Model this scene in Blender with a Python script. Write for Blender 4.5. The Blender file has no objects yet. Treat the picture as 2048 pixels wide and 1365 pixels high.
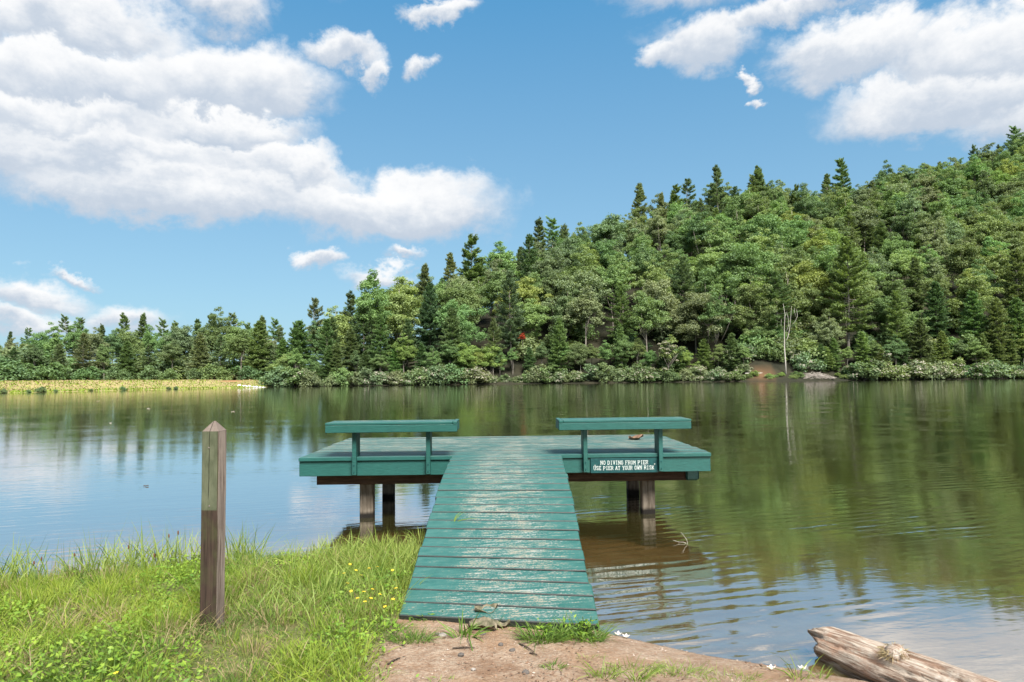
import bpy, math, random
import numpy as np
from mathutils import Matrix, Vector

SC = bpy.context.scene
COL = SC.collection
R = math.radians
rng = np.random.default_rng(7)
random.seed(7)

# ------------------------------------------------------------------ camera
F = 2048 * 24 / 36.0
CAM = np.array([0.0, 0.0, 1.45])
YAW, PITCH, ROLL = R(1.09), R(3.12), R(0.60)
fwd = np.array([math.sin(YAW) * math.cos(PITCH), math.cos(YAW) * math.cos(PITCH), math.sin(PITCH)])
right0 = np.array([math.cos(YAW), -math.sin(YAW), 0.0])
up0 = np.cross(right0, fwd)
right = right0 * math.cos(ROLL) - up0 * math.sin(ROLL)
up = up0 * math.cos(ROLL) + right0 * math.sin(ROLL)
cam_d = bpy.data.cameras.new('camera')
cam_d.lens, cam_d.sensor_width, cam_d.sensor_fit = 24, 36, 'HORIZONTAL'
cam_d.clip_start, cam_d.clip_end = 0.05, 8000
cam = bpy.data.objects.new('camera', cam_d)
COL.objects.link(cam)
m = Matrix.Identity(4)
for i in range(3):
    m[i][0], m[i][1], m[i][2], m[i][3] = right[i], up[i], -fwd[i], CAM[i]
cam.matrix_world = m
SC.camera = cam


def ray(px, py):
    return fwd + right * ((px - 1024) / F) - up * ((py - 682.5) / F)


def at_z(px, py, z):
    d = ray(px, py)
    return CAM + d * ((z - CAM[2]) / d[2])


def at_y(px, py, y):
    d = ray(px, py)
    return CAM + d * ((y - CAM[1]) / d[1])


def slope_of(px):
    d = ray(px, 757)
    return d[0] / d[1]


# ------------------------------------------------------------------ light
SUN_EL, SUN_AZ = R(50), R(158)          # azimuth clockwise from +Y (the pier points along +Y)
SUN_STRENGTH, SKY_STRENGTH, EXPOSURE = 4.9, 0.0600, 1.24
sd = bpy.data.lights.new('sun', 'SUN')
sd.energy, sd.angle, sd.color = SUN_STRENGTH, R(24), (1.0, 0.965, 0.91)
sun = bpy.data.objects.new('sun', sd)
COL.objects.link(sun)
sdir = Vector((math.sin(SUN_AZ) * math.cos(SUN_EL), math.cos(SUN_AZ) * math.cos(SUN_EL), math.sin(SUN_EL)))
sun.rotation_euler = sdir.to_track_quat('Z', 'Y').to_euler()
SC.view_settings.view_transform = 'Standard'
SC.view_settings.look = 'None'
SC.view_settings.gamma = 1
SC.view_settings.use_curve_mapping = False
SC.view_settings.exposure = EXPOSURE

SC.render.engine = 'CYCLES'
cy = SC.cycles
cy.use_denoising = True
cy.max_bounces, cy.diffuse_bounces, cy.glossy_bounces, cy.transmission_bounces = 5, 3, 2, 2
cy.transparent_max_bounces = 10
cy.caustics_reflective = cy.caustics_refractive = False
cy.sample_clamp_indirect = 6


class NT:
    """small helper to write node trees"""
    def __init__(s, tree):
        s.t = tree
        s.n, s.l = tree.nodes, tree.links

    def node(s, kind, **kw):
        n = s.n.new(kind)
        for k, v in kw.items():
            setattr(n, k, v)
        return n

    def set(s, sock, v):
        if isinstance(v, bpy.types.NodeSocket):
            s.l.new(v, sock)
        elif isinstance(v, (tuple, list)) and len(v) == 3 and sock.type == 'RGBA':
            sock.default_value = (*v, 1)
        else:
            sock.default_value = v

    def math(s, op, a, b=None, c=None, clamp=False):
        n = s.node('ShaderNodeMath', operation=op, use_clamp=clamp)
        for i, v in enumerate((a, b, c)):
            if v is not None:
                s.set(n.inputs[i], v)
        return n.outputs[0]

    def vmath(s, op, a, b=None):
        n = s.node('ShaderNodeVectorMath', operation=op)
        s.set(n.inputs[0], a)
        if b is not None:
            s.set(n.inputs[3 if op == 'SCALE' else 1], b)
        return n.outputs[0]

    def mix(s, fac, a, b, blend='MIX'):
        n = s.node('ShaderNodeMix', data_type='RGBA', blend_type=blend)
        s.set(n.inputs[0], fac); s.set(n.inputs[6], a); s.set(n.inputs[7], b)
        return n.outputs[2]

    def fmix(s, fac, a, b):
        n = s.node('ShaderNodeMix', data_type='FLOAT')
        s.set(n.inputs[0], fac); s.set(n.inputs[2], a); s.set(n.inputs[3], b)
        return n.outputs[0]

    def ramp(s, v, lo, hi, a=0.0, b=1.0, smooth=True):
        n = s.node('ShaderNodeMapRange', interpolation_type='SMOOTHSTEP' if smooth else 'LINEAR', clamp=True)
        s.set(n.inputs[0], v)
        for i, q in ((1, lo), (2, hi), (3, a), (4, b)):
            s.set(n.inputs[i], q)
        return n.outputs[0]

    def noise(s, vec, scale, detail=3, rough=0.5, dist=0.0, out=0):
        n = s.node('ShaderNodeTexNoise')
        s.set(n.inputs['Vector'], vec)
        n.inputs['Scale'].default_value = scale
        n.inputs['Detail'].default_value = detail
        n.inputs['Roughness'].default_value = rough
        n.inputs['Distortion'].default_value = dist
        return n.outputs[out]

    def scale(s, vec, sc):
        return s.vmath('MULTIPLY', vec, sc)


# ------------------------------------------------------------------ world: sky with cumulus
world = bpy.data.worlds.new('World')
SC.world = world
world.use_nodes = True
W = NT(world.node_tree)
W.n.clear()
wout = W.node('ShaderNodeOutputWorld')
wbg = W.node('ShaderNodeBackground')
wbg.inputs[1].default_value = SKY_STRENGTH
sky = W.node('ShaderNodeTexSky', sky_type='NISHITA', sun_disc=False)
sky.sun_elevation, sky.sun_rotation = SUN_EL, SUN_AZ
sky.altitude, sky.air_density, sky.dust_density, sky.ozone_density = 300, 1.0, 1.6, 1.6
wtc = W.node('ShaderNodeTexCoord')
dirv = wtc.outputs['Generated']
# clouds: centre and half sizes taken from image pixels, turned into azimuth and elevation
warp = W.vmath('SUBTRACT', W.noise(W.scale(dirv, (1, 1, 1.6)), 7.0, 7, 0.60, 0.3, out=1), (0.5, 0.5, 0.5))
warp2 = W.vmath('SUBTRACT', W.noise(dirv, 26.0, 5, 0.62, 0.0, out=1), (0.5, 0.5, 0.5))
dd = W.vmath('ADD', dirv, W.vmath('SCALE', warp, 0.120))
dd = W.vmath('ADD', dd, W.vmath('SCALE', warp2, 0.050))
sx = W.node('ShaderNodeSeparateXYZ'); W.set(sx.inputs[0], dd)
az = W.math('ARCTAN2', sx.outputs[0], sx.outputs[1])
el = W.math('ARCTAN2', sx.outputs[2], W.math('SQRT', W.math('ADD', W.math('MULTIPLY', sx.outputs[0], sx.outputs[0]), W.math('MULTIPLY', sx.outputs[1], sx.outputs[1]))))


def az_el(px, py):
    d = ray(px, py)
    return math.atan2(d[0], d[1]), math.atan2(d[2], math.hypot(d[0], d[1]))


# (photo x, y, half width, half height, strength)
CLOUDS = [
    (120, 25, 400, 78, 0.80), (450, 15, 110, 45, 0.6),
    (130, 150, 430, 88, 1.0), (470, 165, 240, 90, 1.0), (90, 235, 470, 70, 1.0), (430, 262, 250, 58, 1.0), (210, 305, 520, 72, 1.0),
    (360, 372, 420, 72, 1.0), (765, 414, 300, 76, 1.0), (560, 340, 170, 60, 0.9),
    (690, 112, 78, 40, .75), (745, 150, 30, 40, .6), (850, 132, 45, 24, .6), (885, 24, 75, 30, .8),
    (628, 522, 52, 28, .8), (802, 513, 52, 20, .55), (760, 552, 90, 26, .6), (145, 548, 55, 14, .5),
    (40, 598, 150, 42, .62), (250, 628, 120, 36, .5), (20, 655, 200, 40, .5),
    (1430, 82, 130, 76, 1.0), (1350, 102, 55, 52, .8), (1560, 10, 300, 34, .7), (1720, 88, 190, 80, 1.0), (1980, 75, 300, 105, 1.0),
    (1930, 180, 360, 88, 1.0), (2150, 210, 330, 95, 1.0), (1522, 163, 26, 16, .6), (1528, 206, 26, 12, .5),
    (1380, -70, 260, 60, .6), (-300, 180, 400, 150, .9), (300, -160, 500, 90, .7),
]
cur, shade = None, None
for (cx, cyy, rx, ry, wgt) in CLOUDS:
    a0, e0 = az_el(cx, cyy)
    ra, re = rx / F * math.cos(a0) ** 2, ry / F * math.cos(a0)
    ua = W.math('MULTIPLY', W.math('SUBTRACT', az, a0), 1 / ra)
    ue = W.math('MULTIPLY', W.math('SUBTRACT', el, e0), 1 / re)
    r2 = W.math('ADD', W.math('MULTIPLY', ua, ua), W.math('MULTIPLY', ue, ue))
    mi = W.math('MULTIPLY', W.math('SUBTRACT', 1.0, W.math('SQRT', r2)), wgt)
    if cur is None:
        cur, shade = mi, ue
    else:
        fac = W.ramp(W.math('SUBTRACT', mi, cur), -0.30, 0.30)
        shade = W.fmix(fac, shade, ue)
        cur = W.math('MAXIMUM', cur, mi)
# the same kind of broken cumulus over the rest of the sky
gx = W.noise(W.scale(dirv, (1, 1, 1.8)), 2.1, 9, 0.55, 0.2)
gen = W.math('MULTIPLY', W.math('SUBTRACT', gx, 0.47), 3.2)
sd0 = W.node('ShaderNodeSeparateXYZ'); W.set(sd0.inputs[0], dirv)
outside = W.math('MAXIMUM', W.ramp(sd0.outputs[2], 0.50, 0.62), W.ramp(sd0.outputs[1], 0.70, 0.52))
gen = W.math('SUBTRACT', gen, W.math('MULTIPLY', W.math('SUBTRACT', 1.0, outside), 3.0))
shade = W.fmix(W.ramp(W.math('SUBTRACT', gen, cur), -0.1, 0.1), shade, W.math('MULTIPLY', W.math('SUBTRACT', gx, 0.5), 3))
cur = W.math('MAXIMUM', cur, gen)
fine = W.noise(W.scale(dirv, (1, 1, 1.5)), 16.0, 8, 0.6)
dens = W.math('ADD', cur, W.math('MULTIPLY', W.math('SUBTRACT', fine, 0.5), 0.35))
alpha = W.math('MULTIPLY', W.ramp(dens, -0.08, 0.40), 0.97)
sh = W.math('ADD', shade, W.math('MULTIPLY', W.math('SUBTRACT', fine, 0.5), 1.2))
lit = W.ramp(sh, -0.60, 0.62)
CW = 7.2
ccol = W.mix(lit, (0.56 * CW, 0.635 * CW, 0.74 * CW), (1.0 * CW, 1.0 * CW, 1.0 * CW))
skyc = W.mix(1.0, sky.outputs[0], (1.0, 1.30, 1.34), 'MULTIPLY')
clear = W.mix(W.ramp(sd0.outputs[2], 0.0, 0.50, smooth=False), (2.85, 4.45, 5.50), (0.66, 2.55, 4.75))
skyc = W.mix(0.75, skyc, clear)
W.set(wbg.inputs[0], W.mix(alpha, skyc, ccol))
W.l.new(wbg.outputs[0], wout.inputs[0])


# ------------------------------------------------------------------ mesh helpers
class MB:
    def __init__(s):
        s.v, s.f, s.n = [], [], 0

    def add(s, V, Fc):
        V = np.asarray(V, float).reshape(-1, 3)
        s.v.append(V)
        s.f.extend([tuple(int(i) + s.n for i in f) for f in Fc])
        s.n += len(V)
        return s

    def tube(s, pts, rad, seg=6, cap=True):
        pts = np.asarray(pts, float)
        n = len(pts)
        rad = np.broadcast_to(np.asarray(rad, float), (n,))
        tan = np.gradient(pts, axis=0)
        tan /= np.linalg.norm(tan, axis=1, keepdims=True) + 1e-9
        ref = np.array([0, 0, 1.0]) if abs(tan[0][2]) < 0.9 else np.array([1.0, 0, 0])
        V = []
        for p, t, r in zip(pts, tan, rad):
            a = np.cross(t, ref); a /= np.linalg.norm(a) + 1e-9
            b = np.cross(t, a)
            for k in range(seg):
                q = 2 * math.pi * k / seg
                V.append(p + r * (a * math.cos(q) + b * math.sin(q)))
        Fc = [(i * seg + k, i * seg + (k + 1) % seg, (i + 1) * seg + (k + 1) % seg, (i + 1) * seg + k)
              for i in range(n - 1) for k in range(seg)]
        if cap:
            Fc.append(tuple(range(seg))[::-1])
            Fc.append(tuple((n - 1) * seg + k for k in range(seg)))
        return s.add(V, Fc)

    def bar(s, p0, p1, wdir, w, h, nseg=1, bev=0.004, jit=0.0, r=None, shear=(0, 0)):
        """a board from p0 to p1, w wide along wdir, h thick, chamfered"""
        p0, p1, wdir = (np.asarray(q, float) for q in (p0, p1, wdir))
        ax = (p1 - p0); L = np.linalg.norm(ax); ax = ax / L
        wdir = wdir - ax * np.dot(wdir, ax); wdir /= np.linalg.norm(wdir)
        nd = np.cross(ax, wdir)
        if nd[2] < 0: nd = -nd
        hw, hh, c = w / 2, h / 2, bev
        prof = [(-hw + c, -hh), (hw - c, -hh), (hw, -hh + c), (hw, hh - c), (hw - c, hh), (-hw + c, hh), (-hw, hh - c), (-hw, -hh + c)]
        st = [0.0, c] + list(np.linspace(0, L, nseg + 1)[1:-1]) + [L - c, L]
        V = []
        r = r or random
        for q, t in enumerate(st):
            e = c if q in (0, len(st) - 1) else 0
            j1, j2, j3 = (r.uniform(-jit, jit) for _ in range(3))
            for (a, b) in prof:
                a2 = a - math.copysign(e, a) + (j1 if a > 0 else j2)
                b2 = b - math.copysign(e, b) + j3 * .6
                V.append(p0 + ax * (t + a2 * (shear[0] + (shear[1] - shear[0]) * t / L)) + wdir * a2 + nd * b2)
        n = len(st)
        Fc = [(i * 8 + k, i * 8 + (k + 1) % 8, (i + 1) * 8 + (k + 1) % 8, (i + 1) * 8 + k) for i in range(n - 1) for k in range(8)]
        Fc += [tuple(range(8))[::-1], tuple((n - 1) * 8 + k for k in range(8))]
        return s.add(V, Fc)

    def mesh(s, name, smooth=False):
        me = bpy.data.meshes.new(name)
        me.from_pydata(np.concatenate(s.v).tolist(), [], s.f)
        if smooth:
            me.polygons.foreach_set('use_smooth', [True] * len(me.polygons))
        me.update()
        return me


def np_mesh(name, V, loops, sizes, smooth=False):
    me = bpy.data.meshes.new(name)
    V = np.ascontiguousarray(V, dtype=np.float32)
    me.vertices.add(len(V)); me.vertices.foreach_set('co', V.ravel())
    loops = np.asarray(loops, dtype=np.int32).ravel()
    me.loops.add(len(loops)); me.loops.foreach_set('vertex_index', loops)
    sizes = np.asarray(sizes, dtype=np.int32)
    me.polygons.add(len(sizes))
    st = np.concatenate([[0], np.cumsum(sizes)[:-1]]).astype(np.int32)
    me.polygons.foreach_set('loop_start', st)
    try:
        me.polygons.foreach_set('loop_total', sizes)
    except Exception:
        pass
    if smooth:
        me.polygons.foreach_set('use_smooth', np.ones(len(sizes), dtype=bool))
    me.update(calc_edges=True)
    me.validate()
    return me


def leaf_quads(C, N, size, aspect=0.6, g=rng):
    """diamond leaves at C facing N"""
    n = len(C)
    N = N / (np.linalg.norm(N, axis=1, keepdims=True) + 1e-9)
    T = g.normal(size=(n, 3))
    T -= N * (T * N).sum(1, keepdims=True)
    T /= np.linalg.norm(T, axis=1, keepdims=True) + 1e-9
    B = np.cross(N, T)
    size = np.broadcast_to(size, (n,))[:, None]
    V = np.stack([C - T * size, C - B * size * aspect, C + T * size, C + B * size * aspect], 1)
    return V.reshape(-1, 3)


def quads_mesh(name, V):
    n = len(V) // 4
    return np_mesh(name, V, np.arange(4 * n), np.full(n, 4))


def strips(base, tip_dir, length, width, curve, g=rng, side=None):
    """curved tapering blades: base points, initial direction, bend downwards; 3 segments each"""
    n = len(base)
    d = tip_dir / np.linalg.norm(tip_dir, axis=1, keepdims=True)
    if side is None:
        side = np.cross(d, g.normal(size=(n, 3)))
    side = side / (np.linalg.norm(side, axis=1, keepdims=True) + 1e-9)
    L = np.broadcast_to(length, (n,))[:, None]
    w = np.broadcast_to(width, (n,))[:, None]
    cv = np.broadcast_to(curve, (n,))[:, None]
    flat = d * [1, 1, 0]
    flat = flat / (np.linalg.norm(flat, axis=1, keepdims=True) + 1e-6)
    P = []
    for t in (0, .35, .7, 1.0):
        P.append(base + d * L * t + flat * (cv * L * t * t * .8) - np.array([0, 0, 1.0]) * (cv * L * t * t * .75))
    ws = (0.8, 1.0, .65)
    V = np.empty((n, 7, 3))
    for k in range(3):
        V[:, 2 * k] = P[k] - side * w * ws[k] * .5
        V[:, 2 * k + 1] = P[k] + side * w * ws[k] * .5
    V[:, 6] = P[3]
    idx = np.array([0, 1, 3, 2, 2, 3, 5, 4, 4, 5, 6])
    loops = (np.arange(n)[:, None] * 7 + idx[None]).ravel()
    sizes = np.tile([4, 4, 3], n)
    return V.reshape(-1, 3), loops, sizes


def join_strips(name, parts):
    Vs, Ls, Ss, o = [], [], [], 0
    for V, l, s in parts:
        Vs.append(V); Ls.append(l + o); Ss.append(s); o += len(V)
    return np_mesh(name, np.concatenate(Vs), np.concatenate(Ls), np.concatenate(Ss))


def vnoise(x, y, seed=0):
    x, y = np.asarray(x, float), np.asarray(y, float)
    xi, yi = np.floor(x), np.floor(y)
    fx, fy = x - xi, y - yi
    fx, fy = fx * fx * (3 - 2 * fx), fy * fy * (3 - 2 * fy)

    def h(a, b):
        v = np.sin(a * 127.1 + b * 311.7 + seed * 74.7) * 43758.5453
        return v - np.floor(v)
    return (h(xi, yi) * (1 - fx) + h(xi + 1, yi) * fx) * (1 - fy) + (h(xi, yi + 1) * (1 - fx) + h(xi + 1, yi + 1) * fx) * fy


def fbm(x, y, seed=0, o=4):
    s, a, t = 0, 0.5, 0
    for k in range(o):
        s = s + a * vnoise(np.asarray(x) * 2 ** k, np.asarray(y) * 2 ** k, seed + k * 13)
        t += a; a *= .5
    return s / t


def obj(name, me, mat=None, parent=None, loc=None, kind=None, rot=None, scale=None):
    o = bpy.data.objects.new(name, me)
    COL.objects.link(o)
    if mat is not None and me is not None and len(me.materials) == 0:
        me.materials.append(mat)
    if parent is not None: o.parent = parent
    if loc is not None: o.location = loc
    if rot is not None: o.rotation_euler = rot
    if scale is not None: o.scale = scale
    if kind: o['kind'] = kind
    return o


def tag(o, label, cat, group=None):
    o['label'], o['category'] = label, cat
    if group: o['group'] = group
    return o


def thing(name, label, cat, loc=(0, 0, 0), group=None, rotz=0):
    o = obj(name, None, loc=loc, rot=(0, 0, rotz))
    o.empty_display_size = 0.2
    return tag(o, label, cat, group)


# ------------------------------------------------------------------ materials
def material(name):
    mt = bpy.data.materials.new(name)
    mt.use_nodes = True
    t = NT(mt.node_tree)
    t.n.clear()
    out = t.node('ShaderNodeOutputMaterial')
    return mt, t, out


def principled(t, out, col, rough=0.7, spec=0.3, bump=None, bdist=0.01, bstr=1.0):
    p = t.node('ShaderNodeBsdfPrincipled')
    t.set(p.inputs['Base Color'], col)
    t.set(p.inputs['Roughness'], rough)
    t.set(p.inputs['Specular IOR Level'], spec)
    if bump is not None:
        b = t.node('ShaderNodeBump')
        b.inputs['Strength'].default_value = bstr
        b.inputs['Distance'].default_value = bdist
        t.set(b.inputs['Height'], bump)
        t.l.new(b.outputs[0], p.inputs['Normal'])
    t.l.new(p.outputs[0], out.inputs[0])
    return p


def leaf_mat(name, c1=None, c2=None, trans=0.3, use_obj=True, nscale=0.35, vary=0.5, spec=.25, rough=.55):
    """foliage: colour of the plant itself, varied leaf by leaf and clump by clump, partly translucent"""
    mt, t, out = material(name)
    g = t.node('ShaderNodeNewGeometry')
    oi = t.node('ShaderNodeObjectInfo')
    isl = g.outputs['Random Per Island']
    tc = t.node('ShaderNodeTexCoord')
    nz = t.noise(tc.outputs['Object'], nscale, 3, .6)
    if use_obj:
        base = oi.outputs['Color']
        lo = t.mix(1.0, base, (0.68, 0.72, 0.70), 'MULTIPLY')
        hi = t.mix(1.0, base, (1.32, 1.24, 1.05), 'MULTIPLY')
    else:
        lo, hi = c1, c2
    f = t.math('ADD', t.math('MULTIPLY', isl, vary), t.math('MULTIPLY', t.ramp(nz, .3, .7), 1 - vary))
    col = t.mix(f, lo, hi)
    d = t.node('ShaderNodeBsdfPrincipled')
    t.set(d.inputs['Base Color'], col)
    d.inputs['Roughness'].default_value = rough
    d.inputs['Specular IOR Level'].default_value = spec
    tr = t.node('ShaderNodeBsdfTranslucent')
    t.set(tr.inputs[0], t.mix(1.0, col, (1.25, 1.25, .6), 'MULTIPLY'))
    mx = t.node('ShaderNodeMixShader')
    mx.inputs[0].default_value = trans
    t.l.new(d.outputs[0], mx.inputs[1]); t.l.new(tr.outputs[0], mx.inputs[2])
    t.l.new(mx.outputs[0], out.inputs[0])
    return mt


M = {}
M['leaf'] = leaf_mat('leaf', trans=.34)
M['needle'] = leaf_mat('needle', trans=.28, vary=.6)
M['grass'] = leaf_mat('grass', (0.090, 0.175, 0.018), (0.31, 0.365, 0.052), .38, False, 2.2, .45)
M['sedge'] = leaf_mat('sedge', (0.11, 0.19, 0.03), (0.30, 0.35, 0.085), .35, False, 1.2, .75)
M['weed'] = leaf_mat('weed', (0.07, 0.165, 0.018), (0.24, 0.33, 0.035), .3, False, 2.5, .6)
M['tuft'] = leaf_mat('tuft', (0.045, 0.105, 0.016), (0.17, 0.25, 0.045), .3, False, 6, .7)
M['dry_grass'] = leaf_mat('dry_grass', (0.22, 0.17, 0.085), (0.40, 0.31, 0.17), .25, False, .05, .5)
M['seed'] = leaf_mat('seed', (0.05, 0.02, 0.012), (0.14, 0.06, 0.03), .1, False, 3, .7)
M['petal_yellow'] = leaf_mat('petal_yellow', (0.75, 0.45, 0.02), (0.85, 0.62, 0.05), .2, False, 3, .7)
M['petal_white'] = leaf_mat('petal_white', (0.62, 0.50, 0.46), (0.85, 0.80, 0.76), .25, False, 9, .7)
M['blossom'] = leaf_mat('blossom', (0.20, 0.195, 0.13), (0.40, 0.36, 0.30), .25, False, .6, .7)


def bark_mat(name, a, b, sc=(3, 3, .6)):
    mt, t, out = material(name)
    tc = t.node('ShaderNodeTexCoord')
    nz = t.noise(t.scale(tc.outputs['Object'], sc), 3, 5, .65)
    principled(t, out, t.mix(t.ramp(nz, .3, .7), a, b), .9, .15, nz, .05)
    return mt


M['bark'] = bark_mat('bark', (0.13, 0.11, 0.09), (0.32, 0.285, 0.245))
M['dead_bark'] = bark_mat('dead_bark', (0.34, 0.31, 0.27), (0.50, 0.46, 0.41))
M['stick'] = bark_mat('stick', (0.22, 0.19, 0.16), (0.45, 0.40, 0.35))
M['dark_stick'] = bark_mat('dark_stick', (0.05, 0.04, 0.03), (0.16, 0.12, 0.09), (20, 20, 20))


def paint_mat(name='deck_paint', shaded_edges=False):
    """teal deck paint, scuffed to primer and bare wood where feet go"""
    mt, t, out = material(name)
    g = t.node('ShaderNodeNewGeometry')
    P = g.outputs['Position']
    oi = t.node('ShaderNodeObjectInfo')
    rnd = oi.outputs['Random']
    shift = t.node('ShaderNodeCombineXYZ')
    t.set(shift.inputs[0], t.math('MULTIPLY', rnd, 37.0))
    Q = t.vmath('ADD', P, shift.outputs[0])
    sxyz = t.node('ShaderNodeSeparateXYZ'); t.set(sxyz.inputs[0], P)
    sn = t.node('ShaderNodeSeparateXYZ'); t.set(sn.inputs[0], g.outputs['Normal'])
    topf = t.ramp(sn.outputs[2], .6, .9)
    grain = t.noise(t.scale(Q, (6, 90, 60)), 2.2, 5, .65)
    big = t.noise(t.scale(P, (1, .8, 1)), 2.3, 4, .6)
    mid = t.noise(t.scale(Q, (1.4, 2.4, 2)), 6.5, 5, .65)
    speck = t.noise(t.scale(Q, (1, 1.3, 1)), 75, 5, .75)
    fl = t.noise(t.scale(Q, (.16, 2.6, 1)), 30, 5, .72)
    track = t.ramp(t.math('ABSOLUTE', t.math('SUBTRACT', sxyz.outputs[0], 0.04)), .60, .12, 0.0, 1.0)
    ygain = t.ramp(sxyz.outputs[1], 6.6, 7.6, 0.0, .85)
    trackw = t.math('MAXIMUM', track, ygain)
    w = t.math('ADD', t.math('MULTIPLY', mid, .62), t.math('MULTIPLY', big, .60))
    w = t.math('ADD', w, t.math('MULTIPLY', trackw, .42))
    w = t.math('ADD', w, t.math('MULTIPLY', t.math('SUBTRACT', speck, .5), 1.9))
    w = t.math('ADD', w, t.math('MULTIPLY', t.math('SUBTRACT', fl, .5), 2.0))
    wear = t.math('MULTIPLY', t.ramp(w, .95, 1.25), t.math('MULTIPLY', topf, .62))
    teal = t.mix(t.ramp(grain, .3, .7), (0.0055, 0.049, 0.041), (0.013, 0.085, 0.070))
    teal = t.mix(t.ramp(rnd, 0, 1, 0, .30), teal, (0.012, 0.092, 0.084))
    teal = t.mix(t.math('MULTIPLY', t.ramp(big, .35, .75), .4), teal, (0.006, 0.062, 0.046))
    # chalking on weathered horizontal faces
    teal = t.mix(t.math('MULTIPLY', topf, t.ramp(t.math('ADD', t.math('MULTIPLY', mid, .5), t.math('MULTIPLY', fl, .5)), .32, .66, .06, .50)), teal, (0.070, 0.158, 0.136))
    bare = t.mix(t.ramp(mid, .4, .62), (0.37, 0.36, 0.33), (0.36, 0.28, 0.205))
    col = t.mix(wear, teal, bare)
    scuff = t.ramp(t.noise(t.scale(Q, (2, 5, 5)), 22, 3, .7), .70, .76)
    col = t.mix(t.math('MULTIPLY', scuff, .45), col, (0.30, 0.37, 0.34))
    if shaded_edges:      # shade in the gaps between boards, painted as near-black edge colour
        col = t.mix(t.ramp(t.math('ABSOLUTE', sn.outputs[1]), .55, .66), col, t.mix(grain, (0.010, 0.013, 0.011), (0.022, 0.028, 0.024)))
    hgt = t.math('SUBTRACT', t.math('MULTIPLY', grain, .5), t.math('MULTIPLY', wear, .35))
    principled(t, out, col, t.fmix(wear, .52, .8), .4, hgt, .004)
    return mt


M['paint'] = paint_mat()
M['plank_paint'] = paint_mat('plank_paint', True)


def simple_wood(name, a, b, stretch=(40, 40, 3), rough=.85, wet_z=None):
    mt, t, out = material(name)
    g = t.node('ShaderNodeNewGeometry')
    P = g.outputs['Position']
    n1 = t.noise(t.scale(P, stretch), 1.0, 5, .65)
    n2 = t.noise(P, 5, 3, .6)
    col = t.mix(t.ramp(t.math('ADD', t.math('MULTIPLY', n1, .7), t.math('MULTIPLY', n2, .3)), .35, .65), a, b)
    if wet_z is not None:     # algae and tide stain close to the water line
        s = t.node('ShaderNodeSeparateXYZ'); t.set(s.inputs[0], P)
        f = t.ramp(t.math('ADD', s.outputs[2], t.math('MULTIPLY', t.math('SUBTRACT', n2, .5), .05)), wet_z, wet_z + .05, 1, 0)
        col = t.mix(f, col, (0.012, 0.010, 0.008))
    principled(t, out, col, rough, .2, n1, .006)
    return mt


M['pile'] = simple_wood('pile_wood', (0.09, 0.07, 0.05), (0.24, 0.20, 0.155), wet_z=.035)
M['beam'] = simple_wood('beam_wood', (0.05, 0.03, 0.02), (0.12, 0.075, 0.05), (3, 40, 40))


def post_mat():
    mt, t, out = material('post_wood')
    tc = t.node('ShaderNodeTexCoord')
    P = tc.outputs['Object']
    s = t.node('ShaderNodeSeparateXYZ'); t.set(s.inputs[0], P)
    sn = t.node('ShaderNodeSeparateXYZ'); t.set(sn.inputs[0], tc.outputs['Normal'])
    grain = t.noise(t.scale(P, (60, 60, 2.5)), 1.4, 6, .7)
    blot = t.noise(t.scale(P, (1, 1, .5)), 14, 4, .6)
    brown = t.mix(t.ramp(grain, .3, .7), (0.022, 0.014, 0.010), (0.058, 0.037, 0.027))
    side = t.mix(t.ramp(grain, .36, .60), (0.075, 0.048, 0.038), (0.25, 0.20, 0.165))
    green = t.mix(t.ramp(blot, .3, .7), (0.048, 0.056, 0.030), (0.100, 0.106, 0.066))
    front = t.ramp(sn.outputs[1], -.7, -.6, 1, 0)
    zz = t.math('ADD', s.outputs[2], t.math('MULTIPLY', t.math('SUBTRACT', blot, .5), .006))
    plate = t.math('MULTIPLY', t.ramp(zz, .612, .618), t.ramp(zz, 1.020, 1.026, 1, 0))
    plate = t.math('MULTIPLY', plate, t.ramp(s.outputs[0], .0405, .0425, 1, 0))
    fr = t.mix(plate, t.mix(t.ramp(blot, .40, .68, 0, .55), brown, (0.055, 0.062, 0.022)), green)
    crack = t.math('ABSOLUTE', t.math('ADD', t.math('ADD', s.outputs[0], .003), t.math('MULTIPLY', t.math('SUBTRACT', t.noise(t.scale(P, (0, 0, 1)), 5, 2), .5), .02)))
    ck = t.math('MULTIPLY', t.ramp(crack, .0007, .0016, 1, 0), t.ramp(s.outputs[2], .66, .70))
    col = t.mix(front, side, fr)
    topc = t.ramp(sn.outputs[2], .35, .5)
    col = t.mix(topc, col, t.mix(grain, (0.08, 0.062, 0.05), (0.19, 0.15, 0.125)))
    frontish = t.ramp(sn.outputs[1], -.3, -.2, 1, 0)
    col = t.mix(t.math('MULTIPLY', ck, frontish), col, (0.008, 0.006, 0.004))
    principled(t, out, col, .85, .2, t.math('SUBTRACT', grain, t.math('MULTIPLY', ck, .8)), .005)
    return mt


M['post'] = post_mat()


def flat_mat(name, a, b=None, sc=20, rough=.8, bd=.004):
    mt, t, out = material(name)
    tc = t.node('ShaderNodeTexCoord')
    nz = t.noise(tc.outputs['Object'], sc, 5, .65)
    principled(t, out, t.mix(t.ramp(nz, .3, .7), a, b or a), rough, .25, nz, bd)
    return mt


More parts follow.
